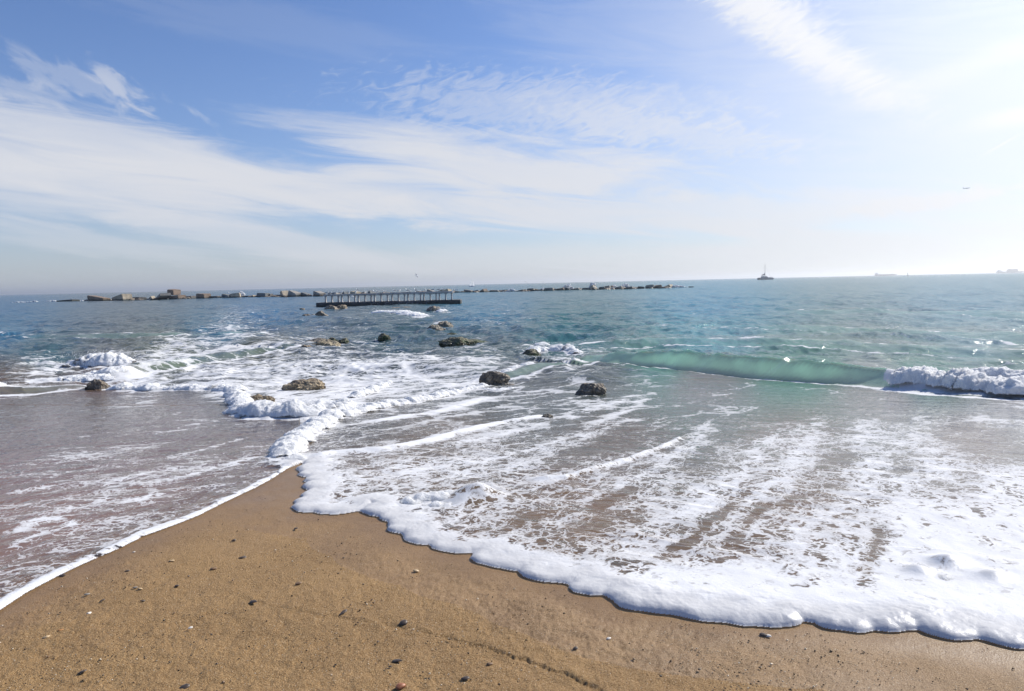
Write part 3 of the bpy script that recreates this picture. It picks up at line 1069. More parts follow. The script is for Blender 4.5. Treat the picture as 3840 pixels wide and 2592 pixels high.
    leftz = sstep(760, 560, u) * sstep(880, 930, v)
    pr = np.where(leftz > 0.5, X * math.cos(R(118)) + Y * math.sin(R(118)), X * math.cos(R(52)) + Y * math.sin(R(52)))
    qr = np.where(leftz > 0.5, -X * math.sin(R(118)) + Y * math.cos(R(118)), -X * math.sin(R(52)) + Y * math.cos(R(52)))
    res = np.clip((0.5 / np.maximum(dY, 1e-3) - 1.0) / 3.0, 0, 1)
    dens = 1 - 0.85 * sstep(.35, .6, foam)
    h += sw * res * dens * (0.008 * (0.6 - 2 * np.abs(pnoise(pr * 2.2, qr * 0.7, 181))) + 0.006 * (0.6 - 2 * np.abs(pnoise(pr * 5.5, qr * 1.8, 182))))
    h += sw * (1 - dens) * 0.007 * fbm(X * 3.2, Y * 2.2, 3, 183)
    # ---- thin foam lines
    for pts, w, dn, hh in LINES:
        pl = gpoly(pts)
        d, tp, side = dist_poly(X, Y, pl, w * 4 + 0.3)
        kx = np.nonzero(d < w * 4 + 0.3)[0]
        dw = d[kx] + w * 0.8 * pnoise(X[kx] * 2.5, Y[kx] * 2.5, 191)
        ends = sstep(0, 0.5, tp[kx]) * sstep(len(pts) - 1, len(pts) - 1.5, tp[kx])
        g = np.exp(-(dw / w) ** 2) * ends
        foam[kx] += dn * g
        if hh:
            h[kx] += hh * np.exp(-(d[kx] / (w * 0.8)) ** 2) * ends
    # ---- swash edge: thick lobed foam on the right, a flat thread of foam on the left
    thick = np.zeros(n)
    kf = np.nonzero((dfr <= dl + 0.15) & (sf < 1.2))[0]
    q = np.clip(sf[kf], 0, 5)
    wide = sstep(1250, 1700, u[kf])
    Rr = 0.075 + 0.02 * wide
    cap = np.sqrt(np.clip(1 - (1 - np.clip(q / Rr, 0, 1)) ** 2, 0, 1))
    Hc = (0.021 + 0.009 * wide) * (1 + 0.45 * pnoise(X[kf] * 2.2, Y[kf] * 2.2, 201) + 0.25 * pnoise(X[kf] * 7, Y[kf] * 7, 202))
    tail = sstep(0.60, 0.05, q)
    cap = cap * (1 + tail * (0.05 * fbm(X[kf] * 16, Y[kf] * 16, 3, 221, 0.6) + 0.06 * np.clip(pnoise(X[kf] * 30, Y[kf] * 30, 231), -0.6, 0.6)))
    h[kf] += Hc * cap * (0.18 + 0.82 * tail)
    wid = 0.08 + 0.045 * wide + 0.06 * pnoise(X[kf] * 4, Y[kf] * 4, 203) + 0.03 * pnoise(X[kf] * 13, Y[kf] * 13, 204)
    solid = sstep(wid + 0.22, wid, q)
    foam[kf] = np.maximum(foam[kf], solid * 1.3 + (1 - solid) * foam[kf])
    thick[kf] = np.maximum(thick[kf], sstep(0.3, 0.1, q))
    kl = np.nonzero((dl < dfr) & (s < 0.6))[0]
    lw = 0.055 + 0.035 * pnoise(X[kl] * 1.6, Y[kl] * 1.6, 205) + 0.025 * pnoise(X[kl] * 6, Y[kl] * 6, 206) + 0.012 * pnoise(X[kl] * 22, Y[kl] * 22, 208)
    q = np.clip(s[kl], 0, 5)
    sol = sstep(lw + 0.05, lw - 0.01, q)
    foam[kl] = np.maximum(foam[kl], sol * (0.70 + 0.30 * pnoise(X[kl] * 5, Y[kl] * 5, 207) + 0.2 * pnoise(X[kl] * 30, Y[kl] * 30, 209)))
    h[kl] += 0.009 * np.sqrt(np.clip(q / 0.02, 0, 1)) * sol
    h += np.where(s < 5, -0.004 * sstep(0.05, 0.0, s), 0)
    # the film thins to nothing at its edge
    deep = np.where(s < 3, deep * sstep(-0.05, 0.7, s), deep)
    # ---- piled-up white water
    pile = np.zeros(n)
    for j, (pts, hh, rr, lump) in enumerate(SURF):
        pl = gpoly(pts)
        d, tp, side = dist_poly(X, Y, pl, rr * 2.2)
        over = pts[0][0] > 2000 and pts[0][1] < 900
        kx = np.nonzero(d < rr * 2.2)[0]
        x_, y_ = X[kx], Y[kx]
        dy_ = np.median(dY[kx])
        f0 = min(0.9 / rr, 0.25 / dy_)
        wob = 0.35 * rr * fbm(x_ * f0, y_ * f0, 2, 210 + j)
        q = np.clip(1 - ((d[kx] + wob) / rr), 0, 1)
        prof = np.sqrt(q) * (0.35 + 0.65 * q)
        lm = fbm(x_ * f0 * 1.3, y_ * f0 * 1.3, 2, 240 + j, 0.5)
        ends_ = sstep(-0.05, 0.7, tp[kx]) * sstep(len(pts) - 0.95, len(pts) - 1.7, tp[kx]) * 0.8 + 0.2
        q = q * ends_
        hv = ends_ * 0.5 * hh * prof * np.clip(1 + lump * 0.5 * lm, 0.05, 2)
        h[kx] = h[kx] + 0.25 * hv if over else np.maximum(h[kx], h[kx] * 0.3 + 0.75 * hv)
        kx2 = q > 0.03
        fd = (0.55 + 0.9 * np.clip(q * 2.2, 0, 1)) * (0.62 if pl[:, 1].mean() > 45 else 1.0) + 0.30 * lm
        foam[kx] = np.where(kx2, np.maximum(foam[kx], fd), foam[kx] + 0.25 * np.exp(-(d[kx] / rr) ** 2))
        if not over:
            deep[kx] = np.maximum(deep[kx], sstep(0.0, 0.2, q))
        thick[kx] = np.maximum(thick[kx], sstep(0.0, 0.35, q))
        pile[kx] = np.maximum(pile[kx], sstep(0.0, 0.3, q))
    z = B + 0.006 + h
    global SURFACE
    SURFACE = (cols, rows, z.reshape(nr, nc))
    # ---- flow frame for ripples and foam threads
    a1, a2, a3 = R(58), R(20), R(72)
    lz = sstep(760, 600, u) * sstep(900, 940, v)
    oz = off
    fx = np.empty((n, 3))
    ang = a1 + (a3 - a1) * oz
    fx[:, 0] = X * math.cos(a1) + Y * math.sin(a1)
    fx[:, 1] = -X * math.sin(a1) + Y * math.cos(a1)
    fl0 = X * math.cos(a2) + Y * math.sin(a2)
    fl1 = -X * math.sin(a2) + Y * math.cos(a2)
    m = lz > 0.5
    fx[m, 0], fx[m, 1] = fl0[m] + 37, fl1[m] + 11
    mo = (off > 0.5) & ~m
    fx[mo, 0] = X[mo] * math.cos(R(8)) + Y[mo] * math.sin(R(8))
    fx[mo, 1] = -X[mo] * math.sin(R(8)) + Y[mo] * math.cos(R(8))
    fx[:, 2] = 0
    P3 = np.stack([X, Y, z], 1).reshape(nr, nc, 3)
    du = np.gradient(P3, axis=1)
    dv = np.gradient(P3, axis=0)
    nrm = np.cross(du, dv).reshape(-1, 3)
    nrm /= np.linalg.norm(nrm, axis=1, keepdims=True) + 1e-20
    nrm[nrm[:, 2] < 0] *= -1
    i = np.arange(nr * nc).reshape(nr, nc)
    f = np.stack([i[:-1, :-1], i[:-1, 1:], i[1:, 1:], i[1:, :-1]], -1).reshape(-1, 4)
    wetv = s > 0.0
    keep = wetv[f].sum(1) >= 2
    f = f[keep]
    solid_f = (thick[f].mean(1) > 0.35) & (foam[f].mean(1) > 0.8) & (pile[f].mean(1) > 0.3)

    def emit(name, ff):
        used = np.zeros(n, bool)
        used[ff.ravel()] = True
        remap = np.cumsum(used) - 1
        me = mesh_np(name, np.stack([X, Y, z], 1)[used], remap[ff])
        for nm, ar in (('foam', foam), ('deep', deep), ('green', green), ('thick', thick), ('calm', 1 - off), ('coarse', sstep(6.5, 13, Y))):
            attr(me, nm, ar[used])
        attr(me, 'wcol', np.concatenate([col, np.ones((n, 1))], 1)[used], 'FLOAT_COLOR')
        attr(me, 'flow', fx[used], 'FLOAT_VECTOR')
        o_ = link(name, me, WATER, smooth=True)
        me.normals_split_custom_set_from_vertices(nrm[used].astype(np.float32))
        return o_
    o = emit('sea', f[~solid_f])
    tag(o, 'blue green sea running up the beach in lacy foam', 'sea', kind='structure')
    o = emit('surf_foam', f[solid_f])
    tag(o, 'thick white foam along the swash edge and on the breaking waves', 'foam', kind='stuff')


build_sea()

# ------------------------------------------------------------------ spray flung up by the breaking waves
FOAM_DROP = None


def mat_drops():
    t = NT('white_spray')
    d = t.n.new('ShaderNodeBsdfDiffuse')
    t.set(d.inputs['Color'], (0.82, 0.83, 0.84))
    r = t.n.new('ShaderNodeBsdfTranslucent')
    t.set(r.inputs['Color'], (0.82, 0.83, 0.84))
    return t.done(t.mixs(0.35, d.outputs[0], r.outputs[0]))


def mat_billow():
    t = NT('white_billows')
    p = t.pos()
    cov = t.attr('cover')
    n1 = t.noise(p, 22, 5, 0.7)
    n2 = t.noise(p, 70, 3, 0.7)
    nb = t.bump(t.math('ADD', n1, t.math('MULTIPLY', n2, 0.6)), 1.0, 0.07)
    foam = t.principled(Base_Color=(0.90, 0.90, 0.89), Roughness=0.6, Specular_IOR_Level=0.3, Subsurface_Weight=0.85, Subsurface_Radius=(1.0, 1.0, 1.0), Subsurface_Scale=0.10, Normal=nb)
    # torn, bubbly skirts and holes
    h1 = t.noise(p, 9, 6, 0.75)
    h2 = t.noise(p, 38, 4, 0.7)
    lvl = t.math('ADD', t.math('MULTIPLY', cov, 0.75), t.math('ADD', t.math('MULTIPLY', h1, 0.75), t.math('MULTIPLY', h2, 0.35)))
    m = t.step(lvl, 0.90, 1.02)
    tp = t.n.new('ShaderNodeBsdfTransparent')
    return t.done(t.mixs(m, tp.outputs[0], foam))


def surf_z(x, y):
    cols, rows, Z = SURFACE
    i = int(np.clip(np.searchsorted(rows, y) - 1, 0, len(rows) - 2))
    j = int(np.clip(np.searchsorted(cols, x / y) - 1, 0, len(cols) - 2))
    return float(Z[i, j])


def build_billows():
    """heaped white water: a swept, puffed-up ridge along every breaking crest, ragged at its skirts"""
    r_ = np.random.default_rng(15)
    cos, fs, cov, off = [], [], [], 0
    for j, (pts, hh, rr, lump) in enumerate(SURF):
        pl = gpoly(pts)
        L = np.linalg.norm(np.diff(pl, axis=0), axis=1)
        cum = np.concatenate([[0], np.cumsum(L)])
        ymid = pl[:, 1].mean()
        ds = max(0.012, 0.0011 * ymid)
        ext = rr * 0.6
        hh = hh * (0.8 if pts[0][0] > 2000 and pts[0][1] < 900 else 0.62)
        ss = np.arange(-ext, cum[-1] + ext, ds)
        nphi = int(np.clip(math.pi * max(rr, hh) / ds, 14, 54))
        phis = np.linspace(0, math.pi, nphi)
        px = np.interp(ss, cum, pl[:, 0])
        py = np.interp(ss, cum, pl[:, 1])
        d0, d1 = (pl[1] - pl[0]) / L[0], (pl[-1] - pl[-2]) / L[-1]
        px += np.where(ss < 0, ss * d0[0], 0) + np.where(ss > cum[-1], (ss - cum[-1]) * d1[0], 0)
        py += np.where(ss < 0, ss * d0[1], 0) + np.where(ss > cum[-1], (ss - cum[-1]) * d1[1], 0)
        tx, ty = np.gradient(px), np.gradient(py)
        tl = np.hypot(tx, ty) + 1e-9
        nx, ny = -ty / tl, tx / tl
        endt = sstep(-ext, ext * 1.5, ss) * sstep(cum[-1] + ext, cum[-1] - ext * 1.5, ss)
        along = 0.60 + 0.55 * pnoise(ss / rr * 0.55, np.full(ss.shape, j * 3.7), 301) + 0.3 * pnoise(ss / rr * 1.7, np.full(ss.shape, j * 3.7), 302)
        env = np.clip(along, 0.2, 1.3) * endt
        shift = 0.45 * rr * pnoise(ss / rr * 0.8, np.full(ss.shape, j * 5.1 + 2), 303)
        width = rr * (0.55 + 0.45 * np.clip(along, 0, 1.2)) * np.sqrt(np.clip(endt, 0, 1))
        f1 = 1.5 / min(rr, 2.0 * hh)
        A = min(rr, hh * 1.6) * 0.55
        P = np.empty((len(ss), nphi, 3))
        K = np.empty((len(ss), nphi))
        for i in range(len(ss)):
            zg = surf_z(px[i] + nx[i] * shift[i], py[i] + ny[i] * shift[i])
            zb = float(base_z(np.array(py[i])))
            lift = max(0.0, zg - zb) * 0.75
            for q in range(nphi):
                c_, s_ = math.cos(phis[q]), math.sin(phis[q])
                x = px[i] + nx[i] * (width[i] * c_ + shift[i])
                y = py[i] + ny[i] * (width[i] * c_ + shift[i])
                z = hh * env[i] * s_
                v = Vector((x * f1 + j * 17.0, y * f1, z * f1))
                bil = 0.55 - mnoise.turbulence(v, 4, True, amplitude_scale=0.55, frequency_scale=2.1) * 0.62
                a_ = A * bil * (0.35 + 0.65 * s_) * math.sqrt(max(0.0, endt[i]))
                P[i, q] = (x + nx[i] * c_ * a_, y + ny[i] * c_ * a_, zb + lift * (0.35 + 0.65 * s_) + z + a_ * (0.3 + 0.7 * s_) - 0.01)
                K[i, q] = min(1.0, s_ * 1.9) * endt[i] + 0.4 * bil
        n0, n1 = len(ss), nphi
        ii = np.arange(n0 * n1).reshape(n0, n1)
        f = np.stack([ii[:-1, :-1], ii[1:, :-1], ii[1:, 1:], ii[:-1, 1:]], -1).reshape(-1, 4)
        cos.append(P.reshape(-1, 3))
        fs.append(f + off)
        cov.append(K.ravel())
        off += n0 * n1
    me = mesh_np('billowing_foam', np.vstack(cos), np.vstack(fs))
    attr(me, 'cover', np.concatenate(cov))
    tag(link('billowing_foam', me, mat_billow(), smooth=True), 'heaped bubbly white water where the waves break', 'foam', kind='stuff')


build_billows()


def build_spray():
    r_ = np.random.default_rng(5)
    ico_bm = bmesh.new()
    bmesh.ops.create_icosphere(ico_bm, subdivisions=1, radius=1)
    iv = np.array([v.co[:] for v in ico_bm.verts])
    itri = np.array([[v.index for v in f.verts] for f in ico_bm.faces])
    ico_bm.free()
    cos, fs, off = [], [], 0
    for j, (pts, hh, rr, lump) in enumerate(SURF):
        pl = gpoly(pts)
        if hh < 0.12 or pl[:, 1].max() > 140:
            continue
        L = np.linalg.norm(np.diff(pl, axis=0), axis=1)
        cum = np.concatenate([[0], np.cumsum(L)])
        cnt = int(min(700, 80 * cum[-1] * hh / 0.3 + 50))
        for _ in range(cnt):
            q = r_.uniform(0, cum[-1])
            x = np.interp(q, cum, pl[:, 0]) + r_.normal(0, rr * 0.45)
            y = np.interp(q, cum, pl[:, 1]) + r_.normal(0, rr * 0.45)
            zz = base_z(np.array(y)) + hh * (0.35 + 0.8 * r_.beta(2, 2.2))
            rad = (0.004 + 0.012 * r_.beta(1, 4)) * max(0.6, min(2.2, y / 20))
            cos.append(iv * rad * r_.uniform(0.7, 1.3, 3) + (x, y, zz))
            fs.append(itri + off)
            off += len(iv)
    me = mesh_np('spray', np.vstack(cos), np.vstack(fs))
    tag(link('spray', me, mat_drops(), smooth=True), 'white droplets flung up from the breaking waves', 'spray', kind='stuff')


build_spray()

# ------------------------------------------------------------------ rocks
def rock_mesh(name, sx, sy, sz, seed, cuts=16, rough=0.10, sub=5):
    bm = bmesh.new()
    bmesh.ops.create_icosphere(bm, subdivisions=sub, radius=1)
    r_ = random.Random(seed)
    planes = []
    for _ in range(cuts):
        v = Vector((r_.gauss(0, 1), r_.gauss(0, 1), r_.gauss(0, 0.8))).normalized()
        planes.append((v, r_.uniform(0.62, 0.95)))
    o3 = Vector((r_.uniform(-50, 50), r_.uniform(-50, 50), r_.uniform(-50, 50)))
    for v in bm.verts:
        p = v.co.copy()
        for (nv, d) in planes:
            e = p.dot(nv) - d
            if e > 0:
                p -= nv * e * 0.9
        nz = mnoise.fractal(p * 1.6 + o3, 0.9, 2.1, 5) * rough * 1.3 + abs(mnoise.noise(p * 4.5 + o3)) * rough * 0.55 - mnoise.fractal(p * 9 + o3, 0.8, 2.0, 3) * rough * 0.22
        p += v.co * nz
        v.co = Vector((p.x * sx, p.y * sy, p.z * sz))
    return bm_mesh(name, bm)


# u centre, v waterline, width, height (reading units), material, label, lean
ROCKS = [
    (1124, 879, 72, 36, ROCK_DARK, 'dark pointed wet rock with a tan top, spray at its left side', 0.2),
    (1158, 881, 36, 10, ROCK_DARK, 'low dark stone at the right foot of the dark pointed rock', 0),
    (1344, 898, 72, 28, ROCK_DARK, 'dark craggy rock standing alone before the green breaking wave', 0),
    (692, 889, 108, 27, ROCK_TAN, 'long wet tan brown rock ringed by white foam', 0),
    (590, 916, 62, 20, ROCK_TAN, 'tan rock half buried in splashing white foam', 0),
    (222, 885, 48, 25, ROCK_DARK, 'dark slanted rock in the surf below the left breaker', 0.3),
    (804, 859, 44, 8, ROCK_DARK, 'flat dark rock barely showing in the foam behind the tan rock', 0),
    (1243, 949, 26, 9, ROCK_GREY, 'small brown stone at the end of a foam line in the wash', 0),
    (674, 800, 26, 11, ROCK_DARK, 'small dark boulder at the left end of the long tan rock', 0),
    (695, 802, 46, 20, ROCK_TAN, 'tan pointed boulder leaning on the long weedy tan rock', 0),
    (738, 795, 82, 24, ROCK_TAN_WEED, 'long tan rock with green weed along its foot', 0),
    (716, 783, 58, 15, ROCK_GREY, 'grey brown rock lying behind the long weedy tan rock', 0),
    (756, 779, 34, 14, ROCK_WEED, 'green weedy lump left of two touching behind the long rock', 0),
    (783, 780, 38, 13, ROCK_WEED, 'dark weedy lump right of two touching behind the long rock', 0),
    (936, 824, 46, 10, ROCK_GREY, 'low rounded brown rock in flat water, alone in the middle', 0),
    (871, 771, 30, 15, ROCK_WEED, 'small cone of green weedy rock standing alone', 0),
    (878, 752, 26, 8, ROCK_TAN, 'small tan rock, left of a low pair in open water', 0),
    (900, 750, 22, 7, ROCK_GREY, 'small grey rock, right of a low pair in open water', 0),
    (1035, 783, 78, 18, ROCK_WEED, 'long green weed covered rock in the middle of the water', 0),
    (1076, 780, 66, 9, ROCK_WEED, 'thin dark weedy ledge at the right end of the long green rock', 0),
    (1208, 812, 46, 20, ROCK_WEED, 'dark green weedy rock with foam breaking around it', 0),
    (988, 755, 50, 19, ROCK_GREY, 'grey brown boulder, front one of a leaning pair', 0),
    (1010, 748, 40, 20, ROCK_GREY, 'rounded grey boulder, back one of a leaning pair', 0),
    (1024, 762, 26, 7, ROCK_WEED, 'tiny green weedy rock just below the leaning pair', 0),
    (697, 719, 24, 7, ROCK_DARK, 'low dark rock left of a bright tan one near the jetty', 0),
    (712, 719, 20, 7, ROCK_TAN, 'small bright tan rock before the left end of the jetty', 0),
    (729, 724, 30, 19, ROCK_DARK, 'tall dark boulder near the left end of the jetty', 0),
    (753, 706, 36, 14, ROCK_DARK, 'dark brown boulder against the foot of the jetty wall', 0),
    (777, 705, 24, 14, ROCK_TAN, 'brown boulder beside the dark one at the jetty wall', 0),
    (684, 705, 18, 6, ROCK_DARK, 'tiny dark rock farthest left of those near the jetty', 0),
    (984, 708, 34, 14, ROCK_DARK, 'dark rock with a wave bursting over it at the jetty', 0),
    (912, 702, 60, 6, ROCK_DARK, 'low dark ledge awash along the foot of the jetty', 0),
    (893, 716, 22, 6, ROCK_DARK, 'dark rock tip in the foam before the jetty', 0),
]
for i, (u, v, w, hgt, mt, lab, lean) in enumerate(ROCKS):
    g = ground(u, v)
    Y = g[1]
    sx = w / DS / F_PX * Y / 2 * 1.08
    hz = hgt / DS / F_PX * Y
    sy = max(sx * 0.75, hz * 0.8)
    sz = hz * 1.0
    me = rock_mesh('boulder', sx, sy, sz, 140 + i * 7, rough=0.16, sub=5 if v > 760 else 4)
    top = max(q.co.z for q in me.vertices)
    wid_ = max(q.co.x for q in me.vertices if abs(q.co.z) < top * 0.35) - min(q.co.x for q in me.vertices if abs(q.co.z) < top * 0.35)
    fx_ = w / DS / F_PX * Y / wid_ * 1.06
    for q in me.vertices:
        q.co.z *= hz * 0.95 / top
        q.co.x *= fx_
    o = link('boulder', me, mt, smooth=False)
    o.location = (g[0] * (1 + sy * 0.7 / Y), Y + sy * 0.7, g[2] + hz * 0.02)
    o.rotation_euler = (0, lean, random.uniform(-0.3, 0.3))
    tag(o, lab, 'rock', 'rocks of the broken groyne')

# ------------------------------------------------------------------ jetty with railing
CONC_DARK = mat_concrete('dark_weathered_concrete', (0.10, 0.095, 0.095))
CONC_GREY = mat_concrete('grey_concrete', (0.30, 0.28, 0.25))
CONC_TAN = mat_concrete('tan_concrete', (0.44, 0.37, 0.27))
CONC_BROWN = mat_concrete('brown_concrete', (0.26, 0.19, 0.14))
CONC_BLUE = mat_concrete('damp_concrete', (0.17, 0.18, 0.18))
RAIL_GREY = mat_plain('railing_concrete', (0.42, 0.40, 0.38), 0.8, 0.25, 2.0)


def s3(x, y):
    return x * 2324 / 3840, y * 2324 / 3840


YJ = 101.0


def at_depth(x3840, Y):
    """world x seen at a column of the horizon, at depth Y"""
    xx, yy = s3(x3840, 1100)
    d = ray(xx, yy)
    return d[0] / d[1] * Y


def build_jetty():
    x0, x1 = at_depth(1183, YJ), at_depth(1726, YJ)
    k = YJ / F_PX / 3.75
    root = empty('jetty', ((x0 + x1) / 2, YJ, 0))
    tag(root, 'dark concrete jetty with a post railing and gulls, standing in the sea', 'jetty')
    cx = (x0 + x1) / 2

    def part(name, bm, mat, par=root):
        o = link(name, bm_mesh(name, bm), mat)
        o.parent = par
        return o
    hb = 19.5 * k
    bm = bmesh.new()
    add_box(bm, x0 - cx, x1 - cx, 0, 3.2, -1.0, hb)
    bmesh.ops.bevel(bm, geom=bm.edges[:], offset=0.05, segments=1, affect='EDGES')
    bmesh.ops.subdivide_edges(bm, edges=[e for e in bm.edges if e.calc_length() > 5], cuts=40)
    for v in bm.verts:
        v.co += Vector((0, mnoise.noise(v.co * 0.7) * 0.05, mnoise.noise(v.co * 0.9 + Vector((5, 0, 0))) * 0.05))
    base = part('base_wall', bm, CONC_DARK)
    # worn scribbles on the wall
    paint = mat_plain('faded_paint', (0.30, 0.29, 0.30), 0.8, 0.2, 3)
    r_ = random.Random(4)
    gx = at_depth(1150 + 905 / 3.575, YJ) - cx
    for i in range(9):
        bm = bmesh.new()
        cxs = gx + i * 0.95 + r_.uniform(-0.15, 0.15)
        w, hh = r_.uniform(0.35, 0.5), r_.uniform(0.10, 0.17)
        a0, a1 = r_.uniform(0, 3), r_.uniform(4, 7)
        pts = [(cxs + w * math.cos(a0 + (a1 - a0) * t / 9) * r_.uniform(0.8, 1.1), -0.075, hb * 0.55 + hh * math.sin(a0 + (a1 - a0) * t / 9 * r_.uniform(0.9, 1.2))) for t in range(10)]
        for p, q in zip(pts[:-1], pts[1:]):
            add_tube(bm, p, q, 0.028, n=4)
        part('graffiti', bm, paint, base)
    posts = [250, 335, 422, 468, 557, 643, 690, 780, 862, 908, 995, 1080, 1142, 1227, 1310, 1357, 1440, 1525, 1570, 1655, 1735, 1778, 1862, 1943]
    hr = 25.5 * k
    for i, pc in enumerate(posts):
        px = at_depth(1150 + pc / 3.575, YJ + 0.6) - cx
        bm = bmesh.new()
        w = 0.17
        # splayed foot and head give the rounded openings
        rings = []
        for (zz, ww) in ((0, 0.34), (0.05, 0.25), (0.14, w), (hr - 0.2, w), (hr - 0.07, 0.22), (hr - 0.004, 0.30)):
            rings.append([(px - ww / 2, 0.45, hb + zz - 0.02), (px + ww / 2, 0.45, hb + zz - 0.02), (px + ww / 2, 0.85, hb + zz - 0.02), (px - ww / 2, 0.85, hb + zz - 0.02)])
        add_loft(bm, rings)
        part('post', bm, RAIL_GREY)
    spans = [(-8, 470 - 23, 0), (447 + 1.5, 667, .01), (668.5, 885, .03), (886.5, 1112, .05), (1118, 1333, .17), (1334.5, 1547, .18), (1548.5, 1757, .19), (1758.5, 1962, .20)]
    spans[0] = (232, 447, 0)
    for a, b, dz in spans:
        xa, xb = at_depth(1150 + a / 3.575, YJ + 0.6) - cx, at_depth(1150 + b / 3.575, YJ + 0.6) - cx
        bm = bmesh.new()
        add_box(bm, xa, xb, 0.30, 1.0, hb + hr - 0.02, hb + hr + 0.17 + dz * 0.5)
        bmesh.ops.bevel(bm, geom=bm.edges[:], offset=0.025, segments=1, affect='EDGES')
        part('handrail', bm, RAIL_GREY)
    return hb + hr + 0.17


rail_top = build_jetty()

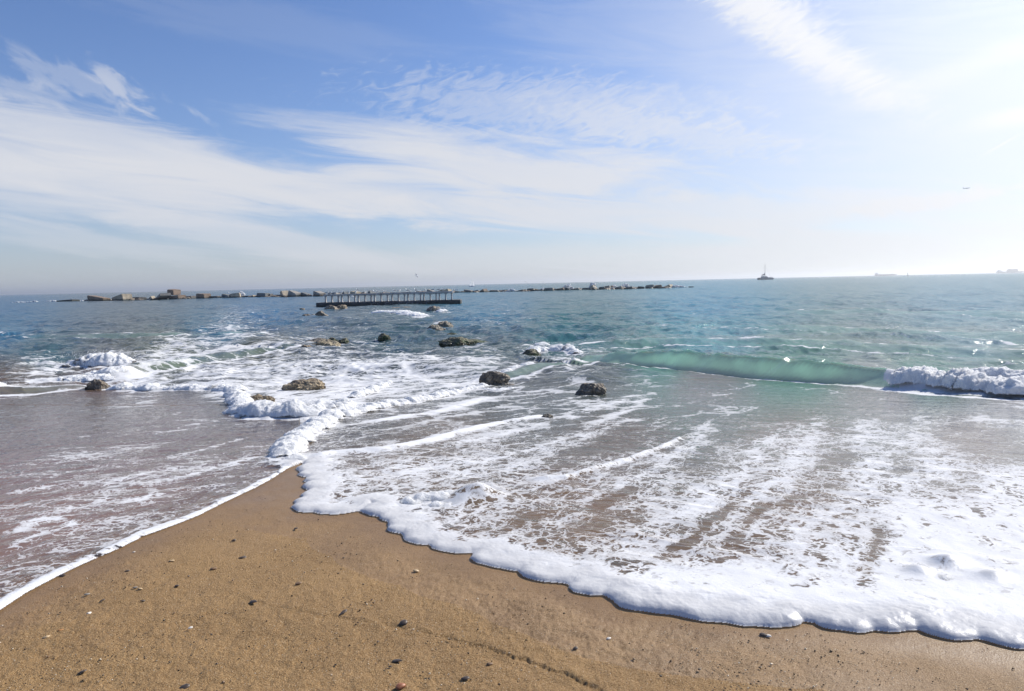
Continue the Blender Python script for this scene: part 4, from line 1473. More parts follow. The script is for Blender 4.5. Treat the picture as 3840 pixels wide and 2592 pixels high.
# ------------------------------------------------------------------ breakwater of concrete blocks
# x0, x1, y top, y base (3840 px readings), yaw deg, roll deg, shape, material, depth offset, label
D, G_, T_, B_, W_ = CONC_DARK, CONC_GREY, CONC_TAN, CONC_BROWN, CONC_BLUE
BLOCKS = [
    (217, 289, 1123, 1131, -10, 3, 'b', D, 0, 'low dark slab awash in foam, leftmost of the breakwater blocks'),
    (324, 414, 1109, 1130, -24, -7, 'b', B_, 0, 'large dark block with a sunlit right end, left end of the breakwater'),
    (413, 500, 1106, 1130, -34, 10, 'b', T_, 0, 'large tilted block with a broad sunlit pale top'),
    (482, 545, 1118, 1129, -22, 0, 'b', D, 2, 'low dark block between the pale topped block and a peaked one'),
    (562, 584, 1113, 1127, -30, 40, 'b', T_, -3, 'small sunlit corner block in front of the peaked block'),
    (545, 648, 1103, 1127, -38, 24, 'b', G_, 0, 'wide peaked block with shaded left and pale right slopes'),
    (633, 694, 1110, 1125, -22, 0, 'b', B_, 0, 'flat block carrying a brown block on its back'),
    (629, 676, 1092, 1111, -25, -4, 'b', B_, 1, 'brown block perched on top of another block'),
    (687, 731, 1112, 1123, -10, 3, 'b', D, 2, 'low broken slab right of the perched brown block'),
    (737, 788, 1101, 1120, -22, 0, 'b', B_, 0, 'upright square block with a bright right end'),
    (787, 829, 1111, 1119, -12, -2, 'b', D, 0, 'low dark block right of the upright square block'),
    (801, 829, 1103, 1111, 20, 20, 'b', T_, 5, 'small tan block peeping over a low dark block'),
    (831, 867, 1101, 1117, -12, -10, 'b', W_, 0, 'dark damp block touching a pale rounded one'),
    (863, 905, 1099, 1117, 14, 6, 'b', T_, 1, 'pale worn block with spray on top, beside a dark damp one'),
    (908, 945, 1107, 1114, -8, 0, 'b', D, 2, 'low dark slab right of the pale worn block'),
    (937, 965, 1105, 1114, -35, 30, 'b', T_, 0, 'small tan wedge block before a long dark one'),
    (964, 1011, 1100, 1116, -18, -3, 'b', W_, 0, 'long dark blue grey block with a sunlit end'),
    (1008, 1026, 1102, 1114, -40, 12, 'b', G_, 0, 'narrow block with a pale face, next to a long dark one'),
    (1025, 1053, 1105, 1113, -8, 0, 'b', D, 2, 'low slab left of the tall tan peak'),
    (1052, 1088, 1089, 1112, -46, 34, 'b', T_, 2, 'tall tan peaked block, highest left of the jetty'),
    (1078, 1128, 1091, 1114, -20, -20, 'b', G_, -1, 'grey slab tilted up to the right, against the tan peak'),
    (1126, 1165, 1097, 1112, -22, -16, 'b', W_, 0, 'dark block sloping up to a small pale end, left of the jetty'),
    (1173, 1222, 1093, 1112, -30, -18, 'b', G_, 0, 'wedge block with a pale end just left of the railing'),
    (1231, 1274, 1097, 1108, -14, 2, 'b', G_, 0, 'first block from the left seen above the railing'),
    (1277, 1312, 1093, 1107, -40, 26, 'b', W_, 0, 'second block from the left above the railing, dark and peaked'),
    (1312, 1355, 1092, 1107, -30, 0, 'b', T_, 0, 'third block above the railing, square with a sunlit corner and a gull'),
    (1353, 1375, 1094, 1106, -20, 8, 'b', G_, 1, 'fourth block above the railing, small and tilted'),
    (1378, 1410, 1089, 1105, -42, 38, 'b', W_, 0, 'fifth block above the railing, a dark triangle'),
    (1410, 1445, 1096, 1104, -10, 5, 'b', B_, 0, 'sixth block above the railing, low and brown'),
    (1446, 1481, 1096, 1104, -18, -6, 'b', G_, 0, 'seventh block above the railing, low and grey'),
    (1486, 1518, 1096, 1104, -10, 4, 'b', G_, 0, 'eighth block above the railing, left of a dark flat slab'),
    (1514, 1543, 1092, 1097, -6, -3, 'b', D, 5, 'dark flat slab set behind the middle right of the railing'),
    (1525, 1562, 1096, 1104, -10, 0, 'b', W_, 0, 'low damp block in front of the dark flat slab'),
    (1561, 1598, 1094, 1103, -14, -4, 'b', B_, 0, 'low brown block left of the rising block over the railing'),
    (1597, 1636, 1085, 1101, -20, -18, 'b', G_, 0, 'block rising to the right, beside the largest pale one'),
    (1645, 1695, 1083, 1099, -20, 7, 'b', T_, 0, 'largest pale block over the right end of the railing'),
    (1706, 1740, 1091, 1097, -10, -6, 'b', D, 0, 'low dark slab just right of the jetty'),
    (1737, 1777, 1085, 1097, -18, -7, 'b', G_, 1, 'grey tilted block below the white sailing boat'),
    (1774, 1799, 1088, 1097, -14, 8, 'b', W_, 0, 'small dark block right of the one below the sailing boat'),
    (1798, 1832, 1084, 1097, -42, 28, 'b', B_, 0, 'twin peaked block right of the sailing boat'),
    (1835, 1873, 1088, 1096, -10, 0, 'b', G_, 0, 'low flat block right of the twin peaked one'),
    (1857, 1909, 1086, 1093, -8, 3, 'b', D, 5, 'long dark slab at the back right of the twin peaks'),
    (1927, 1967, 1088, 1095, -10, 10, 'b', D, 0, 'low dark slab awash, alone in the gap'),
    (1976, 2008, 1081, 1091, -16, 0, 'b', W_, 3, 'dark square block right of the gap'),
    (1990, 2040, 1087, 1093, -8, 2, 'b', D, -2, 'long low slab in front of the dark square block'),
    (2039, 2081, 1081, 1092, -18, 0, 'b', G_, 0, 'grey square block with a pale right end, right of the gap'),
    (2084, 2118, 1079, 1090, -14, 10, 'b', B_, 0, 'sloping brown block right of the pale ended one'),
    (2117, 2138, 1079, 1089, -16, 0, 'b', W_, 0, 'small dark square block with spray on its right'),
    (2137, 2177, 1080, 1089, -14, 12, 'b', G_, 0, 'long rounded grey block with spray on its left'),
    (2154, 2183, 1076, 1082, -10, 6, 'b', B_, 5, 'small brown block behind the long rounded grey one'),
    (2182, 2218, 1080, 1088, -8, 0, 'b', W_, 0, 'low flat block just left of the sharp pyramid'),
    (2217, 2245, 1070, 1088, -44, 42, 'b', T_, 0, 'sharp pyramid block with a wave splashing its tip'),
    (2244, 2273, 1076, 1087, -16, 8, 'b', W_, 0, 'dark block just right of the sharp pyramid'),
    (2266, 2294, 1072, 1086, -24, 10, 'b', G_, 1, 'grey block, second right of the sharp pyramid'),
    (2287, 2306, 1070, 1084, -20, 20, 'b', B_, 3, 'brown tilted block, third right of the sharp pyramid'),
    (2305, 2339, 1073, 1085, -22, 8, 'b', G_, 0, 'grey sloping block, fourth right of the sharp pyramid'),
    (2334, 2376, 1076, 1086, -14, 14, 'b', W_, 0, 'long block sloping down right into the water'),
    (2389, 2419, 1075, 1084, -12, -6, 'b', D, 0, 'small dark block left of the two joined square ones'),
    (2418, 2455, 1069, 1083, -16, 0, 'b', G_, 0, 'left of the two joined square blocks near the right end'),
    (2454, 2484, 1069, 1082, -14, 4, 'b', B_, 0, 'right of the two joined square blocks near the right end'),
    (2489, 2527, 1067, 1081, -36, 24, 'b', T_, 0, 'pale wedge block, last large one at the right end'),
    (2557, 2572, 1068, 1072, -10, 0, 'b', D, 0, 'small dark rock in white water past the right end'),
    (2581, 2602, 1068, 1072, -10, 0, 'b', D, 0, 'farthest right dark rock tip of the breakwater'),
]


def block_mesh(L, Dp, H, seed):
    bm = bmesh.new()
    add_box(bm, -L / 2, L / 2, -Dp / 2, Dp / 2, -H / 2, H / 2)
    r_ = random.Random(seed)
    for v in bm.verts:
        v.co += Vector((r_.uniform(-1, 1) * L * 0.05, r_.uniform(-1, 1) * Dp * 0.05, r_.uniform(-1, 1) * H * 0.07))
    bmesh.ops.bevel(bm, geom=bm.edges[:], offset=0.06 * min(L, Dp, H) + 0.03, segments=2, affect='EDGES')
    bmesh.ops.subdivide_edges(bm, edges=[e for e in bm.edges if e.calc_length() > 0.6], cuts=3, use_grid_fill=True)
    for v in bm.verts:
        v.co += Vector((mnoise.noise(v.co * 1.3 + Vector((seed, 0, 0))), mnoise.noise(v.co * 1.3 + Vector((0, seed, 3))), mnoise.noise(v.co * 1.3 + Vector((7, 0, seed))))) * 0.07
    return bm_mesh('breakwater_block', bm)


block_tops = {}
for i, (x0, x1, yt, yb, yaw, roll, shp, mt, off_, lab) in enumerate(BLOCKS):
    Y = 243 + off_ + 0.004 * (x0 - 1400)
    kk = Y / F_PX / 3.75
    W = (x1 - x0) * kk
    H = (yb - yt) * kk
    xa = at_depth((x0 + x1) / 2, Y)
    th, ph = abs(R(yaw)), R(roll)
    Dp = min(3.4, max(1.2, 0.75 * W))
    # solve the box length and height so that the turned, tilted box spans the reading
    L = max(0.5 * W, (W - Dp * math.sin(th)) / max(0.5, math.cos(th)))
    cr, sr = math.cos(ph), abs(math.sin(ph))
    bodyH = H * 1.5
    hz_total = H
    Hb = max(0.8, (2 * H - L * sr) / cr)
    L2 = (L - Hb * 0.5 * sr) / max(cr, 0.5)
    me = block_mesh(L2, Dp, Hb, i + 1)
    o = link('breakwater_block', me, mt)
    o.rotation_euler = (0, ph, 0)
    o.rotation_euler = (Matrix.Rotation(R(yaw), 3, 'Z') @ Matrix.Rotation(-ph, 3, 'Y')).to_euler()
    bpy.context.view_layer.update()
    zs = [(o.matrix_world @ v.co).z for v in me.vertices]
    lift = 0.0
    if lab.startswith('brown block perched'):
        # this one rests on the block below
        lift = H
        o.scale = (1, 1, 0.55)
        zs = [q * 0.55 for q in zs]
        o.location = (xa, Y, 18 * kk - min(zs) - 0.15)
    else:
        o.location = (xa, Y, H - max(zs) + 0.1)
    block_tops[i] = (xa, Y, H)
    tag(o, lab, 'concrete block', 'concrete blocks of the breakwater')


def build_rubble():
    """half drowned rubble that carries the blocks"""
    bm = bmesh.new()
    r_ = random.Random(12)
    for k in range(190):
        x3 = r_.uniform(320, 2530)
        if 1905 < x3 < 1930 or 1968 < x3 < 1975:
            continue
        Y = 243 + r_.uniform(-1.5, 3.5) + 0.004 * (x3 - 1400)
        a = bmesh.ops.create_icosphere(bm, subdivisions=2, radius=1)
        sx, sy, sz = r_.uniform(0.7, 1.8), r_.uniform(0.7, 1.3), r_.uniform(0.25, 0.75)
        cx = at_depth(x3, Y)
        o3 = Vector((r_.uniform(0, 90), r_.uniform(0, 90), 0))
        for v in a['verts']:
            q = v.co * (1 + 0.35 * mnoise.noise(v.co * 1.6 + o3))
            v.co = Vector((cx + q.x * sx, Y + q.y * sy, q.z * sz + 0.05))
    o = link('breakwater_rubble', bm_mesh('breakwater_rubble', bm), ROCK_DARK)
    tag(o, 'dark drowned rubble between the concrete blocks of the breakwater', 'rubble', kind='stuff')


build_rubble()

# ---- white water against the breakwater
def build_far_foam():
    r_ = np.random.default_rng(9)
    ib = bmesh.new()
    bmesh.ops.create_icosphere(ib, subdivisions=1, radius=1)
    iv = np.array([v.co[:] for v in ib.verts])
    it = np.array([[v.index for v in f.verts] for f in ib.faces])
    ib.free()
    cos, fs, off = [], [], 0
    # x3840, half width px, height m, depth offset
    for (xc, hw, hh, dz, cnt) in ((195, 26, .35, 0, 60), (255, 20, .5, -1, 50), (305, 18, .3, 0, 30), (70, 25, .2, 0, 30), (110, 20, .2, 0, 25), (130, 6, .5, 0, 20), (2130, 22, 2.1, 6, 90), (2223, 12, 2.6, 4, 60), (2345, 25, 1.9, 7, 70), (2300, 15, 1.5, 7, 30), (2540, 26, .9, 4, 90), (1915, 22, .9, 4, 50), (2035, 14, .9, 6, 30), (1460, 40, .5, 6, 30), (905, 18, 2.2, 3, 30), (858, 10, 2.0, 3, 20), (610, 14, .8, 14, 20), (1530, 14, .5, 30, 20), (1320, 12, .3, -50, 30)):
        for _ in range(cnt):
            Y = 243 + dz + r_.normal(0, 0.6)
            x3 = xc + r_.normal(0, hw * 0.55)
            e = math.exp(-((x3 - xc) / hw) ** 2)
            zz = hh * e * r_.uniform(0.0, 1.0)
            rad = r_.uniform(0.12, 0.42)
            cos.append(iv * rad * (1.6, 1, 0.7) + (at_depth(x3, Y), Y, zz))
            fs.append(it + off)
            off += len(iv)
    me = mesh_np('far_foam', np.vstack(cos), np.vstack(fs))
    tag(link('breakwater_foam', me, mat_drops(), smooth=True), 'white water bursting against the breakwater', 'foam', kind='stuff')


build_far_foam()

# ------------------------------------------------------------------ gulls
GULL_WHITE = mat_plain('white_feathers', (0.82, 0.82, 0.80), 0.6, 0.05, 4)
GULL_GREY = mat_plain('grey_feathers', (0.34, 0.35, 0.37), 0.6, 0.1, 4)
GULL_BEAK = mat_plain('yellow_beak', (0.55, 0.35, 0.05), 0.5, 0.1, 4)


def gull_body():
    bm = bmesh.new()
    rings = []
    prof = [(-0.26, 0.17, 0.010, 0.008), (-0.18, 0.175, 0.035, 0.022), (-0.06, 0.18, 0.075, 0.065), (0.06, 0.20, 0.085, 0.085), (0.13, 0.25, 0.060, 0.065), (0.155, 0.31, 0.042, 0.045), (0.175, 0.355, 0.045, 0.042), (0.21, 0.365, 0.025, 0.025), (0.225, 0.365, 0.006, 0.006)]
    for (x, z, ry, rz) in prof:
        rings.append([(x + 0.25 * rz * math.sin(a), ry * math.cos(a), z + rz * math.sin(a)) for a in np.linspace(0, 2 * math.pi, 10, endpoint=False)])
    add_loft(bm, rings)
    for s in (-1, 1):
        add_tube(bm, (0.02, 0.03 * s, 0.13), (0.02, 0.03 * s, 0.0), 0.008)
        add_box(bm, 0.0, 0.06, 0.03 * s - 0.02, 0.03 * s + 0.02, 0, 0.01)
    return bm_mesh('gull', bm)


def gull_wing():
    bm = bmesh.new()
    for s in (-1, 1):
        rings = []
        for (x, z, r) in ((-0.32, 0.19, 0.008), (-0.15, 0.215, 0.035), (0.0, 0.225, 0.05), (0.09, 0.235, 0.02)):
            rings.append([(x, s * (0.05 + 0.035 * math.cos(a)), z + r * math.sin(a)) for a in np.linspace(0, 2 * math.pi, 8, endpoint=False)])
        add_loft(bm, rings)
    return bm_mesh('wings', bm)


def gull_beak():
    bm = bmesh.new()
    add_tube(bm, (0.20, 0, 0.362), (0.275, 0, 0.35), 0.014, 0.004)
    return bm_mesh('beak', bm)


gb, gw, gk = gull_body(), gull_wing(), gull_beak()
for me, mt in ((gb, GULL_WHITE), (gw, GULL_GREY), (gk, GULL_BEAK)):
    me.materials.append(mt)
    me.polygons.foreach_set('use_smooth', np.ones(len(me.polygons), bool))


def gull(loc, rz, label, group, sc_=1.25):
    o = bpy.data.objects.new('gull', gb)
    C.objects.link(o)
    o.location = loc
    o.rotation_euler = (0, 0, rz)
    o.scale = (sc_,) * 3
    for nm, me in (('wings', gw), ('beak', gk)):
        c = bpy.data.objects.new(nm, me)
        C.objects.link(c)
        c.parent = o
    tag(o, label, 'gull', group)
    return o


r_g = random.Random(2)
for pc in (273, 322, 388, 462, 565, 658, 783, 898, 945, 1040):
    gull((at_depth(1150 + pc / 3.575, YJ + 0.6), YJ + 0.65, rail_top), r_g.uniform(0, 6.3), 'white gull standing on the lower left half of the jetty railing', 'gulls on the left half of the railing', 1.3)
for pc in (1172, 1245, 1350, 1460, 1590, 1700, 1778, 1828):
    gull((at_depth(1150 + pc / 3.575, YJ + 0.6), YJ + 0.65, rail_top + 0.085), r_g.uniform(0, 6.3), 'white gull standing on the higher right half of the jetty railing', 'gulls on the right half of the railing', 1.3)
g = block_tops[25]
gull((g[0] + 0.6, g[1], g[2] + 0.05), 2.5, 'gull standing highest of all, on the square sunlit block above the railing', 'gulls on the breakwater', 2.2)
for xg, yg in ((1700, 1089), (1705, 1089), (1710, 1090), (1716, 1090), (1562, 1093), (1570, 1092), (1578, 1092), (1586, 1091), (1594, 1090), (1232, 1096), (1540, 1090)):
    Y = 243.5
    gull((at_depth(xg, Y), Y, (1100 - yg) * Y / F_PX / 3.75 - 0.2), r_g.uniform(0, 6.3), 'tiny white gull on the breakwater blocks seen above or beside the railing', 'gulls on the breakwater', 1.6)


def flying_gull(u3, v3, Y, rz, label):
    bm = bmesh.new()
    for s in (-1, 1):
        pts = [(0.10, 0, 0), (0.12, 0.3 * s, 0.13), (0.0, 0.75 * s, 0.06), (-0.08, 0.42 * s, 0.10), (-0.10, 0, 0)]
        lo = [bm.verts.new(p) for p in pts]
        hi = [bm.verts.new((p[0], p[1], p[2] + 0.025)) for p in pts]
        bm.faces.new(lo)
        bm.faces.new(hi[::-1])
        for i in range(5):
            bm.faces.new((lo[i], lo[(i + 1) % 5], hi[(i + 1) % 5], hi[i]))
    me = bm_mesh('wings', bm)
    me.materials.append(GULL_GREY)
    b2 = bmesh.new()
    rings = [[(x, ry * math.cos(a), 0.01 + ry * math.sin(a)) for a in np.linspace(0, 2 * math.pi, 8, endpoint=False)] for x, ry in ((-0.3, 0.01), (-0.15, 0.05), (0.05, 0.08), (0.18, 0.06), (0.25, 0.04), (0.3, 0.01))]
    add_loft(b2, rings)
    o = link('gull', bm_mesh('gull', b2), GULL_WHITE)
    w = bpy.data.objects.new('wings', me)
    C.objects.link(w)
    w.parent = o
    uu, vv = s3(u3, v3)
    d = ray(uu, vv)
    d = d / d[1] * Y
    o.location = (d[0], Y, CAM_Z + d[2])
    o.rotation_euler = (0.5, 0.1, rz)
    tag(o, label, 'gull', 'gulls in flight')


flying_gull(1562, 1035, 120, 0.5, 'gull flying low over the jetty against the sky')
flying_gull(1973, 1059, 200, 1.0, 'tiny gull flying far off right of the sailing boat')

# ------------------------------------------------------------------ boats, ships, buoy, aeroplane
def mat_sail():
    t = NT('white_sailcloth')
    d = t.n.new('ShaderNodeBsdfDiffuse')
    n = t.noise(t.obj(), 0.6, 3)
    c = t.mixc(n, (0.88, 0.88, 0.88), (0.95, 0.95, 0.95))
    t.set(d.inputs['Color'], c)
    r = t.n.new('ShaderNodeBsdfTranslucent')
    t.set(r.inputs['Color'], c)
    return t.done(t.mixs(0.5, d.outputs[0], r.outputs[0]))


SAIL = mat_sail()
HULL_W = mat_plain('white_hull', (0.75, 0.75, 0.76), 0.35, 0.05, 0.8)
HULL_D = mat_plain('dark_hull', (0.24, 0.25, 0.26), 0.5, 0.2, 0.2)
HULL_R = mat_plain('rust_hull', (0.30, 0.24, 0.22), 0.6, 0.3, 0.1)
SPAR = mat_plain('spar_metal', (0.25, 0.25, 0.26), 0.4, 0.1, 1)
CLOTH_D = mat_plain('dark_sail_cover', (0.22, 0.22, 0.24), 0.8, 0.2, 1)
CABIN = mat_plain('cabin_paint', (0.45, 0.45, 0.44), 0.5, 0.1, 0.5)
GLASSD = mat_plain('dark_windows', (0.03, 0.035, 0.04), 0.2, 0.1, 1)
BUOY = mat_plain('buoy_paint', (0.10, 0.14, 0.08), 0.5, 0.2, 0.6)


def hull_bm(L, Bm, Dp, sheer=0.15, fine=2.0, z0=-0.4):
    """boat hull along +X (bow), lofted stations"""
    bm = bmesh.new()
    rings = []
    for k in range(13):
        s = k / 12
        w = Bm / 2 * (1 - max(0, (s - 0.35) / 0.65) ** fine) * (0.85 + 0.15 * min(1, s / 0.3)) + 0.01
        top = Dp * (1 + sheer * (2 * s - 0.8) ** 2)
        x = (s - 0.5) * L
        rk = 0.06 * L * s ** 4
        rings.append([(x + rk, -w, top), (x + rk * 0.5, -w * 0.92, top * 0.4), (x, -w * 0.6, z0), (x, w * 0.6, z0), (x + rk * 0.5, w * 0.92, top * 0.4), (x + rk, w, top)])
    add_loft(bm, rings)
    return bm


def part_of(root, name, bm, mat, smooth=False):
    o = link(name, bm_mesh(name, bm), mat, smooth=smooth)
    o.parent = root
    return o


def sail_bm(pts, belly, th=0.03, n=8):
    """triangular sail tack, head, clew bellied to leeward (local +Y), with thickness"""
    bm = bmesh.new()
    tk, hd, cl = (Vector(p) for p in pts)
    lay = []
    for off in (0, th):
        rows_ = []
        for i in range(n + 1):
            s = i / n
            a, b = tk.lerp(hd, s), cl.lerp(hd, s)
            row = []
            for j in range(n + 1):
                q = j / n
                p = a.lerp(b, q)
                p = p + Vector((0, belly * math.sin(math.pi * q) * math.sin(math.pi * min(1, s * 0.9 + 0.12)) * (1 - s * 0.5) + off, 0))
                row.append(bm.verts.new(p))
            rows_.append(row)
        for i in range(n):
            for j in range(n):
                fc = (rows_[i][j], rows_[i][j + 1], rows_[i + 1][j + 1], rows_[i + 1][j])
                bm.faces.new(fc if off else fc[::-1])
        lay.append(rows_)
    return bm


def ray_at(u3, v3, Y):
    uu, vv = s3(u3, v3)
    d = ray(uu, vv)
    d = d / d[1] * Y
    return d[0], Y, CAM_Z + d[2]


def build_sloop():
    Y = 900
    x = ray_at(1770, 1074, Y)[0]
    k = Y / F_PX / 3.75
    root = empty('sailing_boat', (x, Y, 0), R(-28))
    root.rotation_euler = (0, 0, R(-25))
    tag(root, 'white sailing boat under full sail, heeling on the horizon', 'sailing boat')
    lean = empty
    H = 32 * k
    part_of(root, 'hull', hull_bm(H * 0.75, H * 0.2, H * 0.085), HULL_W, True)
    bm = bmesh.new()
    add_tube(bm, (0, 0, 0.3), (-0.02 * H, 0, H), 0.12, 0.05)
    part_of(root, 'mast', bm, SPAR)
    part_of(root, 'mainsail', sail_bm([(-0.01 * H, 0, H * 0.12), (-0.03 * H, 0, H * 0.98), (-0.42 * H, 0.05 * H, H * 0.12)], 0.05 * H), SAIL, True)
    part_of(root, 'jib', sail_bm([(0.36 * H, 0, H * 0.11), (0.0, 0, H * 0.86), (0.02 * H, 0.08 * H, H * 0.13)], 0.06 * H), SAIL, True)
    bm = bmesh.new()
    add_box(bm, -H * 0.12, H * 0.12, -H * 0.05, H * 0.05, H * 0.08, H * 0.115)
    part_of(root, 'cabin', bm, HULL_W)
    root.rotation_euler = (R(7), R(4), R(-25))


def build_far_sloop():
    Y = 3500
    x = ray_at(2038, 1063, Y)[0]
    k = Y / F_PX / 3.75
    root = empty('sailing_boat', (x, Y, 0), R(60))
    tag(root, 'tiny pale sail far off on the horizon behind the breakwater', 'sailing boat')
    H = 9 * k
    part_of(root, 'hull', hull_bm(H * 0.8, H * 0.2, H * 0.1), HULL_W)
    part_of(root, 'mainsail', sail_bm([(0, 0, H * 0.12), (0, 0, H), (-0.35 * H, 0.05 * H, H * 0.13)], 0.05 * H, 0.05), SAIL)
    bm = bmesh.new()
    add_tube(bm, (0.02, 0, 0.1), (0.02, 0, H * 1.03), 0.15)
    part_of(root, 'mast', bm, SPAR)


def build_catamaran():
    Y = 1100
    x = ray_at(2870, 1043, Y)[0]
    k = Y / F_PX / 3.75
    W = 52 * k
    H = 60 * k
    root = empty('catamaran', (x, Y, 0), R(12))
    tag(root, 'dark catamaran with bare mast and furled sail on the bright horizon', 'catamaran')
    for s in (-1, 1):
        o = part_of(root, 'hull', hull_bm(W, W * 0.11, W * 0.12, 0.1), HULL_D, True)
        o.location = (0, s * W * 0.22, 0)
    bm = bmesh.new()
    add_box(bm, -W * 0.42, W * 0.30, -W * 0.26, W * 0.26, W * 0.10, W * 0.15)
    part_of(root, 'deck', bm, CLOTH_D)
    bm = bmesh.new()
    rings = []
    for zz, a, b, w in ((W * 0.15, -0.25, 0.14, 0.2), (W * 0.23, -0.24, 0.08, 0.18), (W * 0.26, -0.22, 0.03, 0.16)):
        rings.append([(a * W, -w * W, zz), (b * W, -w * W * 0.7, zz), (b * W, w * W * 0.7, zz), (a * W, w * W, zz)])
    add_loft(bm, rings)
    part_of(root, 'cabin', bm, CABIN)
    bm = bmesh.new()
    add_tube(bm, (-0.02 * W, 0, W * 0.14), (-0.04 * W, 0, H), 0.34, 0.16)
    mast = part_of(root, 'mast', bm, SPAR)
    bm = bmesh.new()
    for p in ((0.45 * W, 0, W * 0.14), (-0.2 * W, W * 0.22, W * 0.14), (-0.2 * W, -W * 0.22, W * 0.14)):
        add_tube(bm, p, (-0.035 * W, 0, H * 0.92), 0.05)
    part_of(root, 'rigging', bm, SPAR)
    bm = bmesh.new()
    rings = []
    for q in range(8):
        s = q / 7
        r = (0.02 + 0.055 * s) * W
        cx, cz = -0.31 * W + 0.28 * W * s, W * 0.33 + W * 0.07 * s ** 2
        rings.append([(cx, 0.45 * r * math.cos(a), cz + r * math.sin(a)) for a in np.linspace(0, 2 * math.pi, 8, endpoint=False)])
    add_loft(bm, rings)
    part_of(root, 'furled_sail', bm, CLOTH_D, True)
    bm = bmesh.new()
    r_ = random.Random(3)
    for q in range(16):  # tiny people standing on deck, each a body and a head, merged
        px = W * (-0.44 + 0.88 * q / 15) + r_.uniform(-0.3, 0.3)
        py = -W * 0.2 + r_.uniform(-0.5, 0.5)
        add_tube(bm, (px, py, W * 0.12), (px + 0.1, py, W * 0.12 + 1.25), 0.2, 0.25)
        bmesh.ops.create_icosphere(bm, subdivisions=1, radius=0.15, matrix=Matrix.Translation((px + 0.1, py, W * 0.12 + 1.5)))
    o = part_of(root, 'deck_people', bm, CLOTH_D)
    o['kind'] = 'stuff'


def build_tanker():
    Y = 5200
    k = Y / F_PX / 3.75
    L = 80 * k
    x = ray_at(3321, 1030, Y)[0]
    root = empty('cargo_ship', (x, Y, 0), R(4))
    tag(root, 'long low cargo ship with its bridge at the left end, pale in the haze', 'cargo ship')
    bm = hull_bm(L, L * 0.14, 3.6 * k, 0.12, 4.0)
    part_of(root, 'hull', bm, HULL_R)
    bm = bmesh.new()
    add_box(bm, -L * 0.49, -L * 0.40, -L * 0.05, L * 0.05, 3.7 * k, 9.0 * k)
    add_box(bm, -L * 0.46, -L * 0.43, -L * 0.02, L * 0.02, 9.0 * k, 11 * k)
    part_of(root, 'bridge', bm, CABIN)
    for s in (-0.28, 0.06, 0.3):
        bm = bmesh.new()
        add_tube(bm, (L * s, 0, 3.5 * k), (L * s, 0, 7.0 * k), 1.1, 0.8)
        add_tube(bm, (L * s, 0, 5.5 * k), (L * (s + 0.05), 0, 7.0 * k), 0.7, 0.5)
        part_of(root, 'deck_crane', bm, SPAR)
    bm = bmesh.new()
    add_box(bm, -L * 0.36, L * 0.40, -L * 0.04, L * 0.04, 3.7 * k, 4.8 * k)
    part_of(root, 'hatches', bm, HULL_D)


def build_container_ship():
    Y = 5600
    k = Y / F_PX / 3.75
    L = 120 * k
    x = ray_at(3800, 1020, Y)[0]
    root = empty('cargo_ship', (x, Y, 0), R(-3))
    tag(root, 'large ship with a tall deck load, faded by haze at the right edge', 'cargo ship')
    part_of(root, 'hull', hull_bm(L, L * 0.14, 5 * k, 0.1, 4.0), HULL_D)
    bm = bmesh.new()
    add_box(bm, -L * 0.47, -L * 0.36, -L * 0.05, L * 0.05, 5 * k, 9 * k)
    add_box(bm, -L * 0.45, -L * 0.40, -L * 0.04, L * 0.04, 9 * k, 11.5 * k)
    part_of(root, 'bridge', bm, CABIN)
    bm = bmesh.new()
    r_ = random.Random(8)
    for q in range(8):
        a = -L * 0.17 + q * L * 0.035
        add_box(bm, a, a + L * 0.033, -L * 0.06, L * 0.06, 5 * k, (12 + r_.uniform(0, 2.2)) * k)
    part_of(root, 'deck_load', bm, HULL_R)
    bm = bmesh.new()
    add_tube(bm, (L * 0.38, 0, 5 * k), (L * 0.38, 0, 10 * k), 1.3, 0.7)
    part_of(root, 'foremast', bm, SPAR)


def build_buoy():
    Y = 1500
    k = Y / F_PX / 3.75
    x = ray_at(3404, 1028, Y)[0]
    root = empty('navigation_buoy', (x, Y, 0))
    tag(root, 'slim dark navigation buoy between the two hazy ships', 'buoy')
    H = 14 * k
    bm = bmesh.new()
    rings = [[(r * H * math.cos(a), r * H * math.sin(a), z * H) for a in np.linspace(0, 2 * math.pi, 12, endpoint=False)] for z, r in ((-0.1, 0.08), (0.0, 0.13), (0.16, 0.13), (0.2, 0.08))]
    add_loft(bm, rings)
    part_of(root, 'float', bm, BUOY)
    bm = bmesh.new()
    for a in range(4):
        add_tube(bm, (0.08 * H * math.cos(a * 1.571 + 0.78), 0.08 * H * math.sin(a * 1.571 + 0.78), 0.19 * H), (0.03 * H * math.cos(a * 1.571 + 0.78), 0.03 * H * math.sin(a * 1.571 + 0.78), 0.75 * H), 0.1)
    add_tube(bm, (0, 0, 0.3 * H), (0, 0, 0.8 * H), 0.3, 0.18)
    part_of(root, 'tower', bm, BUOY)
    bm = bmesh.new()
    add_tube(bm, (0, 0, 0.80 * H), (0, 0, 0.9 * H), 0.05 * H, 0.001)
    add_tube(bm, (0, 0, 0.90 * H), (0, 0, 1.0 * H), 0.05 * H, 0.001)
    part_of(root, 'topmark', bm, BUOY)


